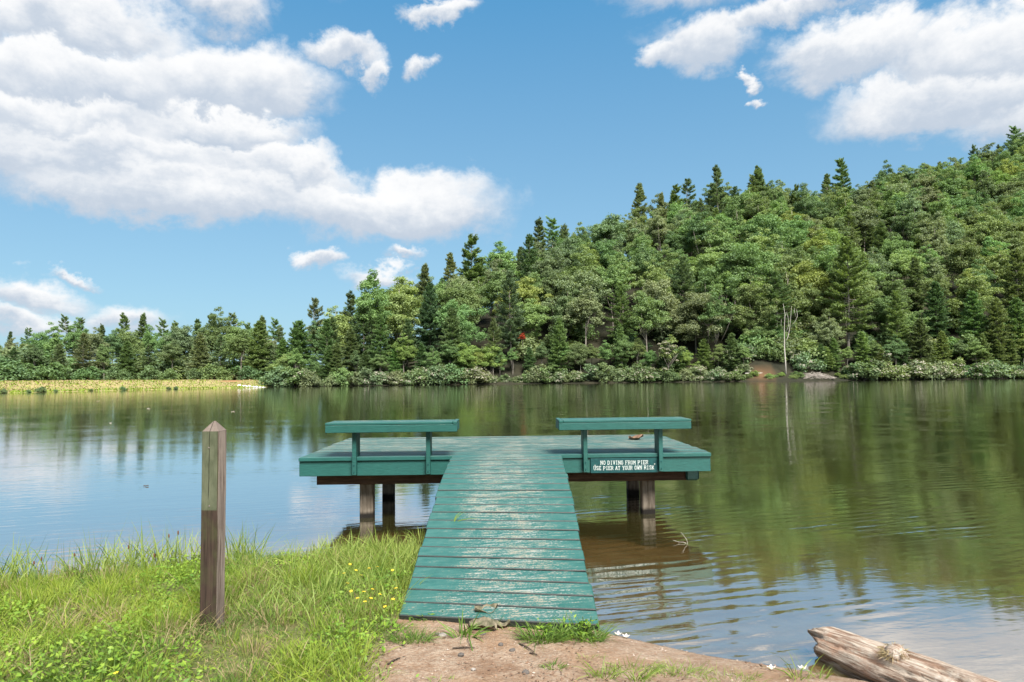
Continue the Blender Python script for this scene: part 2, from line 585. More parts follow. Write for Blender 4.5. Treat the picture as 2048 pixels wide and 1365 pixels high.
M['white_letter'] = flat_mat('white_letter', (0.42, 0.46, 0.42), (0.68, 0.70, 0.66), 60)
M['sign'] = flat_mat('sign_paint', (0.004, 0.036, 0.038), (0.008, 0.060, 0.058), 30, .5, .001)
M['screw'] = flat_mat('screw', (0.35, 0.34, 0.30), (0.5, 0.48, 0.42), 50, .5)
M['rock_pale'] = flat_mat('rock_pale', (0.22, 0.19, 0.16), (0.38, 0.34, 0.30), 6)
M['rock_white'] = flat_mat('rock_white', (0.45, 0.44, 0.42), (0.62, 0.61, 0.59), 2)
M['rock_dark'] = flat_mat('rock_dark', (0.07, 0.062, 0.055), (0.17, 0.145, 0.125), 40)
M['pebble'] = flat_mat('pebble', (0.18, 0.13, 0.10), (0.42, 0.34, 0.28), 30)
M['mossy'] = flat_mat('mossy_bark', (0.065, 0.062, 0.035), (0.20, 0.165, 0.11), 30, .9, .006)
M['dry_leaf'] = flat_mat('dry_leaf', (0.10, 0.055, 0.035), (0.26, 0.16, 0.10), 40)


def ground_mat():
    mt, t, out = material('ground')
    g = t.node('ShaderNodeNewGeometry')
    P = g.outputs['Position']

    def attr(nm):
        a = t.node('ShaderNodeAttribute', attribute_name=nm)
        return a.outputs['Fac']
    fine = t.noise(P, 55, 7, .78)
    mid = t.noise(P, 7, 5, .65)
    big = t.noise(P, .12, 4, .6)
    grit = t.node('ShaderNodeTexVoronoi'); t.set(grit.inputs['Vector'], P); grit.inputs['Scale'].default_value = 120
    sand = t.mix(t.ramp(mid, .35, .65), (0.27, 0.175, 0.105), (0.42, 0.31, 0.215))
    sand = t.mix(t.ramp(fine, .42, .66), sand, (0.27, 0.165, 0.105))
    sand = t.mix(t.math('MULTIPLY', t.ramp(fine, .56, .40), .45), sand, (0.42, 0.335, 0.26))
    sand = t.mix(t.ramp(t.noise(P, 3.1, 6, .7), .54, .68, 0, .7), sand, (0.21, 0.115, 0.062))
    sand = t.mix(t.ramp(t.noise(P, 1.7, 4, .6), .5, .62, 0, .45), sand, (0.30, 0.175, 0.095))
    turf = t.mix(t.ramp(mid, .35, .65), (0.10, 0.12, 0.030), (0.19, 0.17, 0.07))
    floor = t.mix(t.ramp(big, .35, .65), (0.013, 0.014, 0.007), (0.028, 0.025, 0.013))
    mead = t.mix(t.ramp(t.noise(t.scale(P, (.3, 1, 1)), .5, 5, .65), .35, .65), (0.16, 0.165, 0.045), (0.30, 0.24, 0.10))
    bed = t.mix(t.ramp(t.noise(P, 2.2, 6, .65), .35, .65), (0.25, 0.145, 0.065), (0.40, 0.265, 0.145))
    clay = t.mix(mid, (0.24, 0.105, 0.045), (0.31, 0.16, 0.075))
    col = t.mix(attr('sand'), turf, sand)
    col = t.mix(attr('meadow'), col, mead)
    col = t.mix(attr('forest'), col, floor)
    col = t.mix(attr('clay'), col, clay)
    col = t.mix(attr('bed'), col, bed)
    s = t.node('ShaderNodeSeparateXYZ'); t.set(s.inputs[0], P)
    near = t.math('MULTIPLY', t.ramp(s.outputs[1], 12, 8), t.ramp(s.outputs[2], .0, .012))
    wet = t.math('MULTIPLY', t.ramp(t.math('ADD', s.outputs[2], t.math('MULTIPLY', mid, .012)), .022, .045, 1, 0), near)
    col = t.mix(wet, col, t.mix(1.0, col, (.45, .42, .40), 'MULTIPLY'))
    h = t.math('ADD', t.math('MULTIPLY', fine, .6), t.math('MULTIPLY', mid, 1.2))
    p = principled(t, out, col, t.fmix(wet, .92, .45), .25, h, .035)
    return mt


M['ground'] = ground_mat()


def water_mat():
    mt, t, out = material('lake_water')
    g = t.node('ShaderNodeNewGeometry')
    P = g.outputs['Position']
    s = t.node('ShaderNodeSeparateXYZ'); t.set(s.inputs[0], P)
    # wind ripples of several lengths, crests running across the lake
    rot = t.node('ShaderNodeVectorRotate', rotation_type='Z_AXIS'); t.set(rot.inputs['Vector'], P); rot.inputs['Angle'].default_value = R(-16)
    Q = rot.outputs[0]
    wv = t.node('ShaderNodeTexWave', wave_type='BANDS', bands_direction='Y', wave_profile='SIN')
    t.set(wv.inputs['Vector'], t.scale(Q, (.35, 1, 1))); wv.inputs['Scale'].default_value = 1.9
    wv.inputs['Distortion'].default_value = 5.0; wv.inputs['Detail'].default_value = 2.0; wv.inputs['Detail Scale'].default_value = 1.3
    train = t.ramp(t.noise(t.scale(Q, (.6, .8, 1)), 1.0, 2, .5), .42, .62)
    train = t.math('MULTIPLY', train, t.ramp(s.outputs[0], -1.0, 1.2, .25, 1))
    n1 = t.noise(t.scale(Q, (1.6, 7.0, 1)), 1.0, 3, .5, .5)
    n2 = t.noise(t.scale(Q, (.55, 2.1, 1)), 1.0, 3, .5, .3)
    n3 = t.noise(t.scale(P, (9, 22, 1)), 1.0, 2, .5)
    n4 = t.noise(t.scale(P, (.07, .30, 1)), 1.0, 3, .55)
    gust = t.ramp(t.noise(t.scale(P, (.25, .35, 1)), 1.0, 2, .5), .35, .65, .55, 1.25)
    h = t.math('ADD', t.math('MULTIPLY', n1, .0017), t.math('MULTIPLY', n2, .0016))
    h = t.math('ADD', h, t.math('MULTIPLY', n3, .0006))
    h = t.math('ADD', h, t.math('MULTIPLY', t.math('MULTIPLY', wv.outputs['Fac'], train), .0021))
    h = t.math('ADD', t.math('MULTIPLY', h, gust), t.math('MULTIPLY', n4, .005))
    b = t.node('ShaderNodeBump')
    b.inputs['Strength'].default_value = 1.0
    b.inputs['Distance'].default_value = 1.0
    t.set(b.inputs['Height'], h)
    N = b.outputs[0]
    lw = t.node('ShaderNodeLayerWeight'); lw.inputs['Blend'].default_value = .5
    t.l.new(N, lw.inputs['Normal'])
    # reflectance falls from near one at grazing to a few percent looking straight down
    refl = t.math('MAXIMUM', t.math('SUBTRACT', .99, t.math('MULTIPLY', t.math('SUBTRACT', 1.0, lw.outputs['Facing']), 1.22)), .04)
    gl = t.node('ShaderNodeBsdfGlossy'); gl.inputs['Roughness'].default_value = .05
    gl.inputs['Color'].default_value = (0.98, 0.97, 0.97, 1)
    t.l.new(N, gl.inputs['Normal'])
    tr = t.node('ShaderNodeBsdfTransparent'); tr.inputs[0].default_value = (0.96, 0.93, 0.86, 1)
    df = t.node('ShaderNodeBsdfDiffuse'); df.inputs[0].default_value = (0.14, 0.130, 0.040, 1)
    m1 = t.node('ShaderNodeMixShader'); m1.inputs[0].default_value = .26
    t.l.new(tr.outputs[0], m1.inputs[1]); t.l.new(df.outputs[0], m1.inputs[2])
    m2 = t.node('ShaderNodeMixShader')
    t.l.new(refl, m2.inputs[0]); t.l.new(m1.outputs[0], m2.inputs[1]); t.l.new(gl.outputs[0], m2.inputs[2])
    t.l.new(m2.outputs[0], out.inputs[0])
    va = t.node('ShaderNodeVolumeAbsorption')
    va.inputs['Color'].default_value = (0.55, 0.42, 0.14, 1); va.inputs['Density'].default_value = .8
    t.l.new(va.outputs[0], out.inputs['Volume'])
    return mt


M['water'] = water_mat()

# ------------------------------------------------------------------ terrain
near_shore = [(-110, 22), (-90, 14), (-40, 8), (-15, 5.6), (-6, 4.75), (-3.7, 5.05), (-2.4, 5.35), (-1.3, 5.62), (-0.7, 5.58), (-0.25, 5.1), (0.15, 4.55),
              (.60, 3.92), (1.04, 3.60), (1.45, 3.40), (1.8, 3.22), (3, 2.6), (6, 1.7), (15, 0), (50, -6), (120, -8), (190, 20), (235, 90)]
far_shore = [(2500, 172), (2300, 170), (2048, 170), (1980, 168), (1900, 171), (1800, 168), (1700, 169), (1580, 166), (1500, 167), (1430, 172), (1300, 173), (1180, 171), (1100, 173), (980, 171),
             (900, 169), (800, 167), (700, 165), (620, 162), (565, 160), (542, 164), (528, 158), (500, 149), (380, 136), (250, 124), (120, 113), (0, 104), (-300, 84), (-900, 60)]
LAKE = np.array(near_shore + [(slope_of(p) * y, y) for p, y in far_shore])


def lake_sd(x, y):
    """signed distance to the lake edge: positive on land"""
    x, y = np.asarray(x, float), np.asarray(y, float)
    d = np.full(x.shape, 1e9)
    inside = np.zeros(x.shape, bool)
    n = len(LAKE)
    for i in range(n):
        a, b = LAKE[i], LAKE[(i + 1) % n]
        e = b - a
        t = np.clip(((x - a[0]) * e[0] + (y - a[1]) * e[1]) / (e @ e), 0, 1)
        d = np.minimum(d, np.hypot(x - a[0] - t * e[0], y - a[1] - t * e[1]))
        cond = (a[1] > y) != (b[1] > y)
        xi = a[0] + (y - a[1]) * e[0] / (e[1] if abs(e[1]) > 1e-9 else 1e-9)
        inside ^= cond & (x < xi)
    return np.where(inside, -d, d)


SKY_PX = np.array([300, 540, 640, 740, 850, 950, 1050, 1150, 1250, 1350, 1430, 1520, 1600, 1690, 1780, 1900, 2000, 2100, 2400])
SKY_PY = np.array([752, 735, 668, 628, 588, 545, 512, 482, 450, 420, 398, 392, 402, 392, 362, 346, 322, 302, 272])


def sm(t):
    t = np.clip(t, 0, 1)
    return t * t * (3 - 2 * t)


def px_of(x, y):
    a = np.arctan2(x, np.maximum(y, 1e-3)) - YAW
    return 1024 + F * np.tan(np.clip(a, -1.2, 1.2))


def ridge(px):
    yr = 178 + np.clip(px - 540, 0, 2200) * 0.125
    hz = 757 - (px - 1024) * math.tan(ROLL)
    hr = (hz - np.interp(px, SKY_PX, SKY_PY)) / F * yr - 12.5
    return yr, np.maximum(hr, 0)


def ground_z(x, y):
    x, y = np.asarray(x, float), np.asarray(y, float)
    d = lake_sd(x, y)
    px = px_of(x, y)
    far = sm((y - 45) / 10)
    bump = (fbm(x * 1.5, y * 1.5, 3) - .5)
    near = .085 * (1 - np.exp(-np.maximum(d, 0) / .30)) + .05 * np.maximum(d, 0) / (1 + np.maximum(d, 0) / 9) + bump * .05 * sm(d / .5)
    yr, hr = ridge(px)
    t = np.maximum(d, 0) / np.maximum(yr - 168, 8)
    prof = np.where(t < 1, np.sin(np.clip(t, 0, 1) * math.pi / 2) ** 1.0 * .45 + np.clip(t, 0, 1) * .55, np.maximum(1 - (t - 1) * .35, .2))
    hillw = sm((px - 500) / 60) * (y > 30)
    farz = (1 - hillw) * (1.65 * sm(d / 13) + .35 * sm((d - 25) / 30) + 5 * sm((d - 48) / 40)) + hillw * (.35 * sm(d / 2) + hr * prof + (fbm(x * .05, y * .05, 5) - .5) * 2.5 * sm((d - 4) / 20))
    land = near * (1 - far) + farz * far + .012
    wd = np.maximum(-d, 0)
    bed = -(.10 * wd ** 1.15) - .01 + bump * .03 * sm(wd / .5)
    bed = np.maximum(bed, -1.9)
    return np.where(d >= 0, np.maximum(land * np.minimum(1, d / .02), 0), bed)


def axis_pts(lo, hi, step, grow, limit_lo, limit_hi):
    mid = list(np.arange(lo, hi + 1e-6, step))
    a, s = hi, step
    while a < limit_hi:
        s *= grow; a += s; mid.append(a)
    a, s = lo, step
    while a > limit_lo:
        s *= grow; a -= s; mid.insert(0, a)
    return np.array(mid)


GX = axis_pts(-3.8, 2.6, .03, 1.035, -2500, 2500)
GY = axis_pts(2.4, 6.4, .03, 1.028, -800, 3500)
gx, gy = np.meshgrid(GX, GY)
gz = ground_z(gx, gy)
nx, ny = len(GX), len(GY)
idx = np.arange(nx * ny).reshape(ny, nx)
q = np.stack([idx[:-1, :-1], idx[:-1, 1:], idx[1:, 1:], idx[1:, :-1]], -1).reshape(-1, 4)
gme = np_mesh('ground', np.stack([gx, gy, gz], -1).reshape(-1, 3), q.ravel(), np.full(len(q), 4), True)
gd = lake_sd(gx, gy)


def sand_mask(x, y):
    """bare path where people step on the ramp, 1 = bare"""
    edge = (x + .60 + .25 * (fbm(x * 2.5, y * 2.5, 9) - .5) - .10 * np.maximum(3.2 - y, 0))
    m_ = sm((edge + .07) / .16)
    m_ = m_ * sm((9 - np.abs(x)) / 4)
    return m_


gp = px_of(gx, gy)
farm = sm((gy - 45) / 10)
att = {
    'sand': sand_mask(gx, gy) * (1 - farm),
    'bed': sm(-gd / .04) * (1 - farm),
    'forest': farm * np.maximum(sm((gp - 525) / 30), sm((gd - 42) / 8)),
    'meadow': farm * (1 - sm((gp - 525) / 30)),
    'clay': farm * np.maximum(sm(1 - np.abs(gp - 462) / 42) * sm((gd - 7) / 3), sm(1.3 - np.abs(gp - 1522) / 24) * sm((4.0 - gd) / 1.5) * sm((gd + .3) / .6) * .35),
}
for k, v in att.items():
    a = gme.attributes.new(k, 'FLOAT', 'POINT')
    a.data.foreach_set('value', np.ascontiguousarray(v, dtype=np.float32).ravel())
ground = obj('ground', gme, M['ground'], kind='structure')
ground['label'] = 'sandy grass bank, lake bed and far wooded hillside'

# the lake: a closed body of water
wb = MB()
x0, x1, y0, y1, zb = -300, 330, -12, 190, -3.0
wb.add([(x0, y0, 0), (x1, y0, 0), (x1, y1, 0), (x0, y1, 0), (x0, y0, zb), (x1, y0, zb), (x1, y1, zb), (x0, y1, zb)],
       [(0, 1, 2, 3), (7, 6, 5, 4), (0, 4, 5, 1), (1, 5, 6, 2), (2, 6, 7, 3), (3, 7, 4, 0)])
water = obj('water', wb.mesh('water'), M['water'], kind='structure')
water['label'] = 'calm rippled lake reflecting clouds and trees'

# ------------------------------------------------------------------ trees
def clump_leaves(g, c, r, n, flat=.65, up_bias=.35, size=.26):
    D = g.normal(size=(n, 3))
    D[:, 2] += up_bias
    D /= np.linalg.norm(D, axis=1, keepdims=True)
    rad = r * (g.uniform(.35, 1.05, n) + np.abs(g.normal(size=n)) * .12)[:, None]
    C = c + D * rad * np.array([1, 1, flat])
    N = D * .6 + np.array([0, 0, .75]) + g.normal(size=(n, 3)) * .75
    return leaf_quads(C, N, size * g.uniform(.6, 1.3, n), .55, g)


def broadleaf(seed, H=17.0, Rc=5.0, base=.30, K=64, per=150, lsize=.27, blossom=False, tall=1.0):
    g = np.random.default_rng(seed)
    ctr = np.array([0, 0, H * (base + 1) / 2])
    hz = H * (1 - base) / 2 * .92
    lob = [(g.normal(size=3), g.uniform(.10, .30)) for _ in range(7)]
    Vs, cen = [], []
    for k in range(K):
        D = g.normal(size=3); D[2] = D[2] * 1.0 + .25; D /= np.linalg.norm(D)
        f = 1 + sum(a * math.cos(3.1 * float(D @ (v / np.linalg.norm(v))) + i) for i, (v, a) in enumerate(lob))
        rr = g.uniform(.30, .98) * f
        c = ctr + D * np.array([Rc, Rc, hz]) * rr * .92
        # a dome: lower clumps spread, upper ones narrow
        tz = (c[2] - H * base) / (H * (1 - base))
        w = (1.12 - .55 * max(tz, 0) ** 2)
        c[:2] *= w
        r = g.uniform(.45, 1.25) * Rc / 5.0
        cen.append((c, r))
        Vs.append(clump_leaves(g, c, r, int(per * (r / 1.1) ** 2 * .8), .62, .35, lsize))
    crown = quads_mesh('crown', np.concatenate(Vs))
    mb = MB()
    lean = g.normal(size=2) * .5
    pts = [np.array([lean[0] * t * t + .15 * math.sin(4 * t + seed), lean[1] * t * t, H * .82 * t]) for t in np.linspace(0, 1, 8)]
    mb.tube(np.array(pts) + [0, 0, -.8], np.interp(np.linspace(0, 1, 8), [0, .06, .5, 1], [.26, .19, .13, .03]) * H / 17, 7)
    for k in range(13):
        c, r = cen[g.integers(len(cen))]
        t0 = g.uniform(.32, .8)
        p0 = np.array([lean[0] * t0 * t0, lean[1] * t0 * t0, H * .82 * t0 - .8])
        if c[2] < p0[2]: p0[2] = max(c[2] - 1.5, 1.5)
        md = (p0 + c) / 2 + [0, 0, -.1 * Rc * .5] + g.normal(size=3) * .25
        mb.tube([p0, md, c], [.085, .055, .015], 5)
    trunk = mb.mesh('trunk', True)
    bl = None
    if blossom:
        Bs = []
        for c, r in cen:
            if g.random() < .5:
                n = 42
                D = g.normal(size=(n, 3)); D[:, 2] = np.abs(D[:, 2]) + .2
                D /= np.linalg.norm(D, axis=1, keepdims=True)
                Bs.append(leaf_quads(c + D * r * np.array([1, 1, .66]) * 1.08, D + [0, 0, .8], lsize * g.uniform(.5, 1.0, n), .7, g))
        bl = quads_mesh('blossoms', np.concatenate(Bs))
    return trunk, crown, bl, H


def conifer(seed, H=24.0, Rw=4.6, base=.16, sparse=0.0, spacing=.85, droop=0.0, wind=0.0, dens=1.0):
    """white pine habit: whorls of level branches carrying flat plumes of needles"""
    g = np.random.default_rng(seed)
    Vs = []
    mb = MB()
    bend = g.normal(size=2) * .35
    ax = lambda t: np.array([bend[0] * math.sin(2.2 * t) + wind * t * t, bend[1] * math.sin(2.0 * t), H * t])
    mb.tube([ax(t) + [0, 0, -.8 if t == 0 else 0] for t in np.linspace(0, 1, 10)], np.interp(np.linspace(0, 1, 10), [0, .08, 1], [.36, .27, .03]) * H / 24, 7)
    z = H * base
    while z < H * .985:
        t = z / H
        tt = (t - base) / (1 - base)
        prof = (min(1, .55 + 1.6 * tt) * (1 - tt) ** .72 + .06)
        nb = g.integers(4, 7)
        a0 = g.uniform(0, 6.28)
        for k in range(nb):
            if g.random() < sparse * .55: continue
            a = a0 + 6.283 * k / nb + g.normal() * .25
            L = Rw * prof * g.uniform(.62, 1.18) * (1 + (wind * .25 * math.cos(a) if wind else 0))
            rise = np.interp(tt, [0, .5, 1], [-.05 - droop, .10 - droop * .5, .7])
            p0 = ax(min(max(t + g.normal() * .38 * spacing / H, .02), 1))
            rise += g.normal() * .13
            dr = np.array([math.cos(a), math.sin(a), rise])
            sd_ = np.array([-math.sin(a), math.cos(a), 0])
            tipz = L * .08 * g.uniform(0, 1)
            fn = lambda s: p0 + dr * L * s + np.array([0, 0, tipz * s * s - .06 * L * math.sin(3.1 * s)])
            mb.tube([fn(0), fn(.5), fn(.95)], [.06 * L / 4 + .012, .035 * L / 4 + .008, .008], 4, False)
            n = int((40 + 58 * L) * dens * (1 - .35 * sparse))
            s = g.uniform(.26 + .12 * sparse, 1.03, n)
            lat = g.normal(size=n) * (.05 + .22 * L * (1.08 - s) * .5 + .16)
            C = np.array([fn(v) for v in s]) + sd_ * lat[:, None] + np.array([0, 0, 1.0]) * (g.normal(size=n) * .15 + .10 - .05 * np.abs(lat))[:, None]
            C += g.normal(size=(n, 3)) * .06
            # tufts: slim leaves pointing outwards and a little up
            O = dr * [1, 1, .3] + sd_ * np.sign(lat)[:, None] * .7 + g.normal(size=(n, 3)) * .5 + np.array([0, 0, .30])
            O /= np.linalg.norm(O, axis=1, keepdims=True)
            Sd = np.cross(O, np.array([0, 0, 1.0]) + g.normal(size=(n, 3)) * .55)
            Sd /= np.linalg.norm(Sd, axis=1, keepdims=True) + 1e-9
            ll = g.uniform(.15, .34, n)[:, None]
            ww = ll * .34
            Vs.append(np.stack([C - O * ll, C - Sd * ww, C + O * ll, C + Sd * ww], 1).reshape(-1, 3))
        z += spacing * g.uniform(.7, 1.3) * (1 - .35 * tt)
    return mb.mesh('trunk', True), quads_mesh('crown', np.concatenate(Vs)), None, H


def shrub(seed, H=2.6, Rc=2.2, K=30, per=80, lsize=.16, bloom=.5):
    g = np.random.default_rng(seed)
    Vs, Bs = [], []
    mb = MB()
    for k in range(K):
        D = g.normal(size=3); D[2] = abs(D[2]) * .9; D /= np.linalg.norm(D)
        c = D * np.array([Rc, Rc * .8, H]) * g.uniform(.35, .9) + [0, 0, .15]
        r = g.uniform(.38, .75) * Rc / 2.2
        Vs.append(clump_leaves(g, c, r, per, .75, .25, lsize))
        if k % 3 == 0: mb.tube([[g.normal() * .2, g.normal() * .2, -.3], c * [.45, .45, .5] + g.normal(size=3) * .1, c], [.05, .035, .012], 5)
        if g.random() < bloom:
            n = 26
            D2 = g.normal(size=(n, 3)); D2[:, 2] = np.abs(D2[:, 2]) * .6 + .1
            D2 /= np.linalg.norm(D2, axis=1, keepdims=True)
            Bs.append(leaf_quads(c + D2 * r * np.array([1, 1, .8]) * g.uniform(.9, 1.12, (n, 1)), D2 + [0, 0, .4], lsize * g.uniform(.5, 1.0, n), .75, g))
    bl = quads_mesh('blossoms', np.concatenate(Bs)) if Bs else None
    return mb.mesh('stem', True), quads_mesh('foliage', np.concatenate(Vs)), bl, H


BROAD = [broadleaf(100 + i, [19, 20, 18, 19, 21, 18, 20, 19][i], [6.6, 5.6, 7.3, 5.4, 6.8, 7.8, 5.0, 7.0][i], [.16, .36, .20, .40, .28, .2, .10, .36][i], [125, 110, 140, 100, 120, 150, 110, 125][i], 150, .235) for i in range(8)]
BLOOM = [broadleaf(140 + i, 12, 3.6, .2, 46, 120, .24, True) for i in range(2)]
PINE = [conifer(200 + i, 24, [6.0, 6.8, 5.4, 6.4][i], [.14, .2, .26, .1][i], .15, [.85, .95, .9, .8][i]) for i in range(4)]
HEML = [conifer(220 + i, 20, [5.4, 4.9, 5.9][i], .03, 0, .62, .16, 0, 1.0) for i in range(3)]
SKYP = [conifer(240 + i, 22, [5.2, 4.4, 5.8, 4.8, 5.6, 4.2][i], [.18, .1, .22, .15, .3, .12][i], [.5, .25, .65, .45, .75, .35][i], [.8, .7, .95, .8, .9, .7][i], 0, [.3, -.3, 1.3, -1.2, .6, .1][i], 1.35) for i in range(6)]
SHRUB = [shrub(260 + i, [2.4, 2.8, 2.2, 3.0][i], [2.3, 2.0, 2.6, 2.2][i], 34, 90, .15, [.32, .16, .45, 0][i]) for i in range(4)]

TREES = []       # (kind, colour name, band, px, root)
COLS = {
    'yellow-green': (0.222, 0.312, 0.098), 'light green': (0.192, 0.290, 0.114), 'mid green': (0.162, 0.244, 0.102),
    'grey-green': (0.174, 0.234, 0.132), 'dark green': (0.136, 0.204, 0.098), 'blue-green': (0.118, 0.182, 0.106),
    'rusty red': (0.34, 0.060, 0.030),
}


def plant(var, x, y, s, colname, kind, band, wide=1.0, names=('trunk', 'crown', 'blossoms'), mats=('bark', 'leaf', 'blossom'), objname='broadleaf_tree', group=None, cat='tree', z=None):
    trunk, crown, bl, H = var
    zz = float(ground_z(x, y)) if z is None else z
    root = obj(objname, None, loc=(x, y, zz), rot=(0, 0, random.uniform(0, 6.28)), scale=(s * wide, s * wide, s))
    c = COLS[colname]
    j = [random.uniform(.85, 1.17) for _ in range(2)]
    for nm, me, mt in zip(names, (trunk, crown, bl), mats):
        if me is None: continue
        o = obj(nm, me, M[mt], root)
        if mt in ('leaf', 'needle'):
            o.color = (c[0] * j[0] * j[1], c[1] * j[0], c[2] * j[0], 1)
    root['category'] = cat
    if group: root['group'] = group
    TREES.append((kind, colname, band, float(px_of(x, y)), root))
    return root


def dist_of(px, t):
    """distance down the +Y axis for a place on the hill, t = 0 at the shore and 1 at the ridge"""
    yr, _ = ridge(np.array(float(px)))
    ys = 168
    return ys + t * (float(yr) - ys)


def by_top(px, ytop, y, var, colname, kind, band, wide=1.0, lim=(.35, 1.9), **kw):
    p = at_y(px, ytop, y)
    x = slope_of(px) * y
    x = p[0]
    zg = float(ground_z(x, y))
    s = float(np.clip((p[2] - zg) / var[3], *lim))
    return plant(var, x, y, s, colname, kind, band, wide, **kw)


KW_PINE = dict(mats=('bark', 'needle', None), objname='pine_tree', group='conifers of the far shore')
KW_BROAD = dict(objname='broadleaf_tree', group='broadleaf trees of the far shore')
taken = []


def free(x, y, r):
    for (a, b, c) in taken:
        if (a - x) ** 2 + (b - y) ** 2 < (r + c) ** 2 * .25: return False
    return True


# skyline pines, each placed from its tip in the photograph
for i, (px, yt) in enumerate([(2022, 254), (2000, 292), (1950, 292), (1688, 302), (1652, 350), (1522, 336), (1498, 352), (1434, 336), (1373, 360), (1343, 373), (1280, 369), (1318, 388),
                              (1100, 437), (1077, 442), (1128, 452), (940, 474), (902, 508), (845, 530), (738, 556), (703, 588), (627, 599), (1590, 372), (1880, 325), (1790, 345), (2070, 262), (560, 655)]):
    y = dist_of(px, .93 if px > 700 else 1.0)
    o = by_top(px, yt, y, SKYP[[2, 0, 4, 3, 5, 1][i % 6]], 'grey-green' if i % 3 else 'mid green', 'pine', 'skyline', random.uniform(.8, 1.2), (.45, 1.5), **KW_PINE)
    taken.append((o.location.x, o.location.y, 4.0))
# leafy crowns closing the ridge between them
for i, px in enumerate(range(590, 2100, 38)):
    pj = px + random.uniform(-9, 9)
    ysil = float(np.interp(pj, [560, 640, 740, 850, 950, 1050, 1150, 1250, 1350, 1430, 1520, 1600, 1690, 1780, 1900, 2000, 2100], [668, 632, 604, 560, 515, 488, 455, 425, 395, 372, 362, 372, 362, 340, 326, 300, 282]))
    o = by_top(pj, ysil + random.uniform(-4, 16), dist_of(pj, .96), BROAD[i % 8] if i % 4 else HEML[i % 3], ['mid green', 'dark green', 'grey-green', 'mid green', 'light green'][i % 5], 'broadleaf' if i % 4 else 'hemlock', 'skyline', random.uniform(.75, .95), (.4, 1.35),
               **(KW_BROAD if i % 4 else dict(KW_PINE, objname='hemlock_tree')))
    taken.append((o.location.x, o.location.y, 4.0))
# large conifers lower down
for (px, yt, t, kd, v, cn, wd) in [
        (1688, 482, .05, 'P', 1, 'light green', 1.02), (2032, 500, .08, 'P', 0, 'mid green', 1.0), (1945, 585, .04, 'H', 0, 'mid green', 1.1), (1838, 640, .0, 'H', 1, 'dark green', 1.2),
        (1022, 545, .10, 'P', 2, 'blue-green', .85), (655, 640, .05, 'P', 3, 'mid green', .95), (598, 645, .05, 'H', 2, 'mid green', 1.15), (565, 680, .02, 'H', 1, 'light green', 1.2),
        (700, 660, .08, 'H', 0, 'dark green', 1.1), (760, 630, .1, 'P', 0, 'mid green', 1.0), (815, 640, .05, 'P', 3, 'dark green', .9), (905, 620, .06, 'H', 2, 'dark green', 1.0),
        (985, 640, .04, 'P', 1, 'dark green', .85), (1118, 640, .04, 'H', 0, 'mid green', .95), (1240, 650, .05, 'H', 1, 'mid green', .9), (1755, 690, .0, 'H', 2, 'mid green', 1.5),
        (1650, 700, .0, 'H', 0, 'light green', 1.6), (730, 600, .35, 'P', 2, 'dark green', .9), (860, 570, .4, 'H', 0, 'blue-green', .9), (1060, 470, .6, 'P', 0, 'dark green', .8),
        (1400, 400, .8, 'P', 1, 'dark green', .8), (1470, 375, .85, 'P', 3, 'blue-green', .8), (1560, 385, .85, 'P', 0, 'dark green', .85), (1990, 600, .02, 'H', 2, 'mid green', 1.0)]:
    var = PINE[v] if kd == 'P' else HEML[v]
    band = 'shoreline' if t < .12 else 'middle slope' if t < .7 else 'upper slope'
    o = by_top(px, yt, dist_of(px, t) + (4 if t < .2 else 0), var, cn, 'pine' if kd == 'P' else 'hemlock', band, wd, (.3, 1.6), **dict(KW_PINE, objname='pine_tree' if kd == 'P' else 'hemlock_tree'))
    taken.append((o.location.x, o.location.y, 7.0 if kd == 'P' else 5.5))

# the wood on the hill: one tree every eight metres or so
cand = []
y = 170.0
while y < 390:
    step = 8.6 + (y - 170) * .010
    x = -80.0
    while x < 330:
        cand.append((x + random.uniform(-2.6, 2.6), y + random.uniform(-2.6, 2.6)))
        x += step
    y += step * .95
CX, CY = np.array(cand).T
CD, CP = lake_sd(CX, CY), px_of(CX, CY)
CR, _ = ridge(CP)
CT = CD / np.maximum(CR - 168, 8)
for x, y, d, px, t in zip(CX, CY, CD, CP, CT):
    if d < 5.0 or t > 1.04 or px < 545 or px > 2110: continue
    if 1500 < px < 1600 and d < 7: continue
    if not free(x, y, 5.2): continue
    band = 'shoreline' if d < 14 else 'lower slope' if t < .38 else 'middle slope' if t < .7 else 'upper slope'
    u = random.random()
    lowleft = px < 900
    pc = .26 if t > .8 else (.36 if lowleft else .10)
    if u < pc:
        hem = random.random() < .5
        var = random.choice(HEML if hem else PINE)
        cn = random.choice(['dark green', 'mid green', 'mid green', 'grey-green'])
        plant(var, x, y, random.uniform(.62, .86), cn, 'hemlock' if hem else 'pine', band, random.uniform(.9, 1.1), **dict(KW_PINE, objname='hemlock_tree' if hem else 'pine_tree'))
    else:
        var = random.choice(BROAD)
        cn = random.choices(['yellow-green', 'light green', 'mid green', 'grey-green', 'dark green'], [1.1, 4, 4.2, 2.2, 1.2] if t < .8 else [.4, 1.5, 4, 2, 2.5])[0]
        s = random.uniform(.74, 1.20) * (.86 if d < 14 else 1)
        plant(var, x, y, s, cn, 'broadleaf', band, random.uniform(.92, 1.12), **KW_BROAD)
    taken.append((x, y, 5.2))

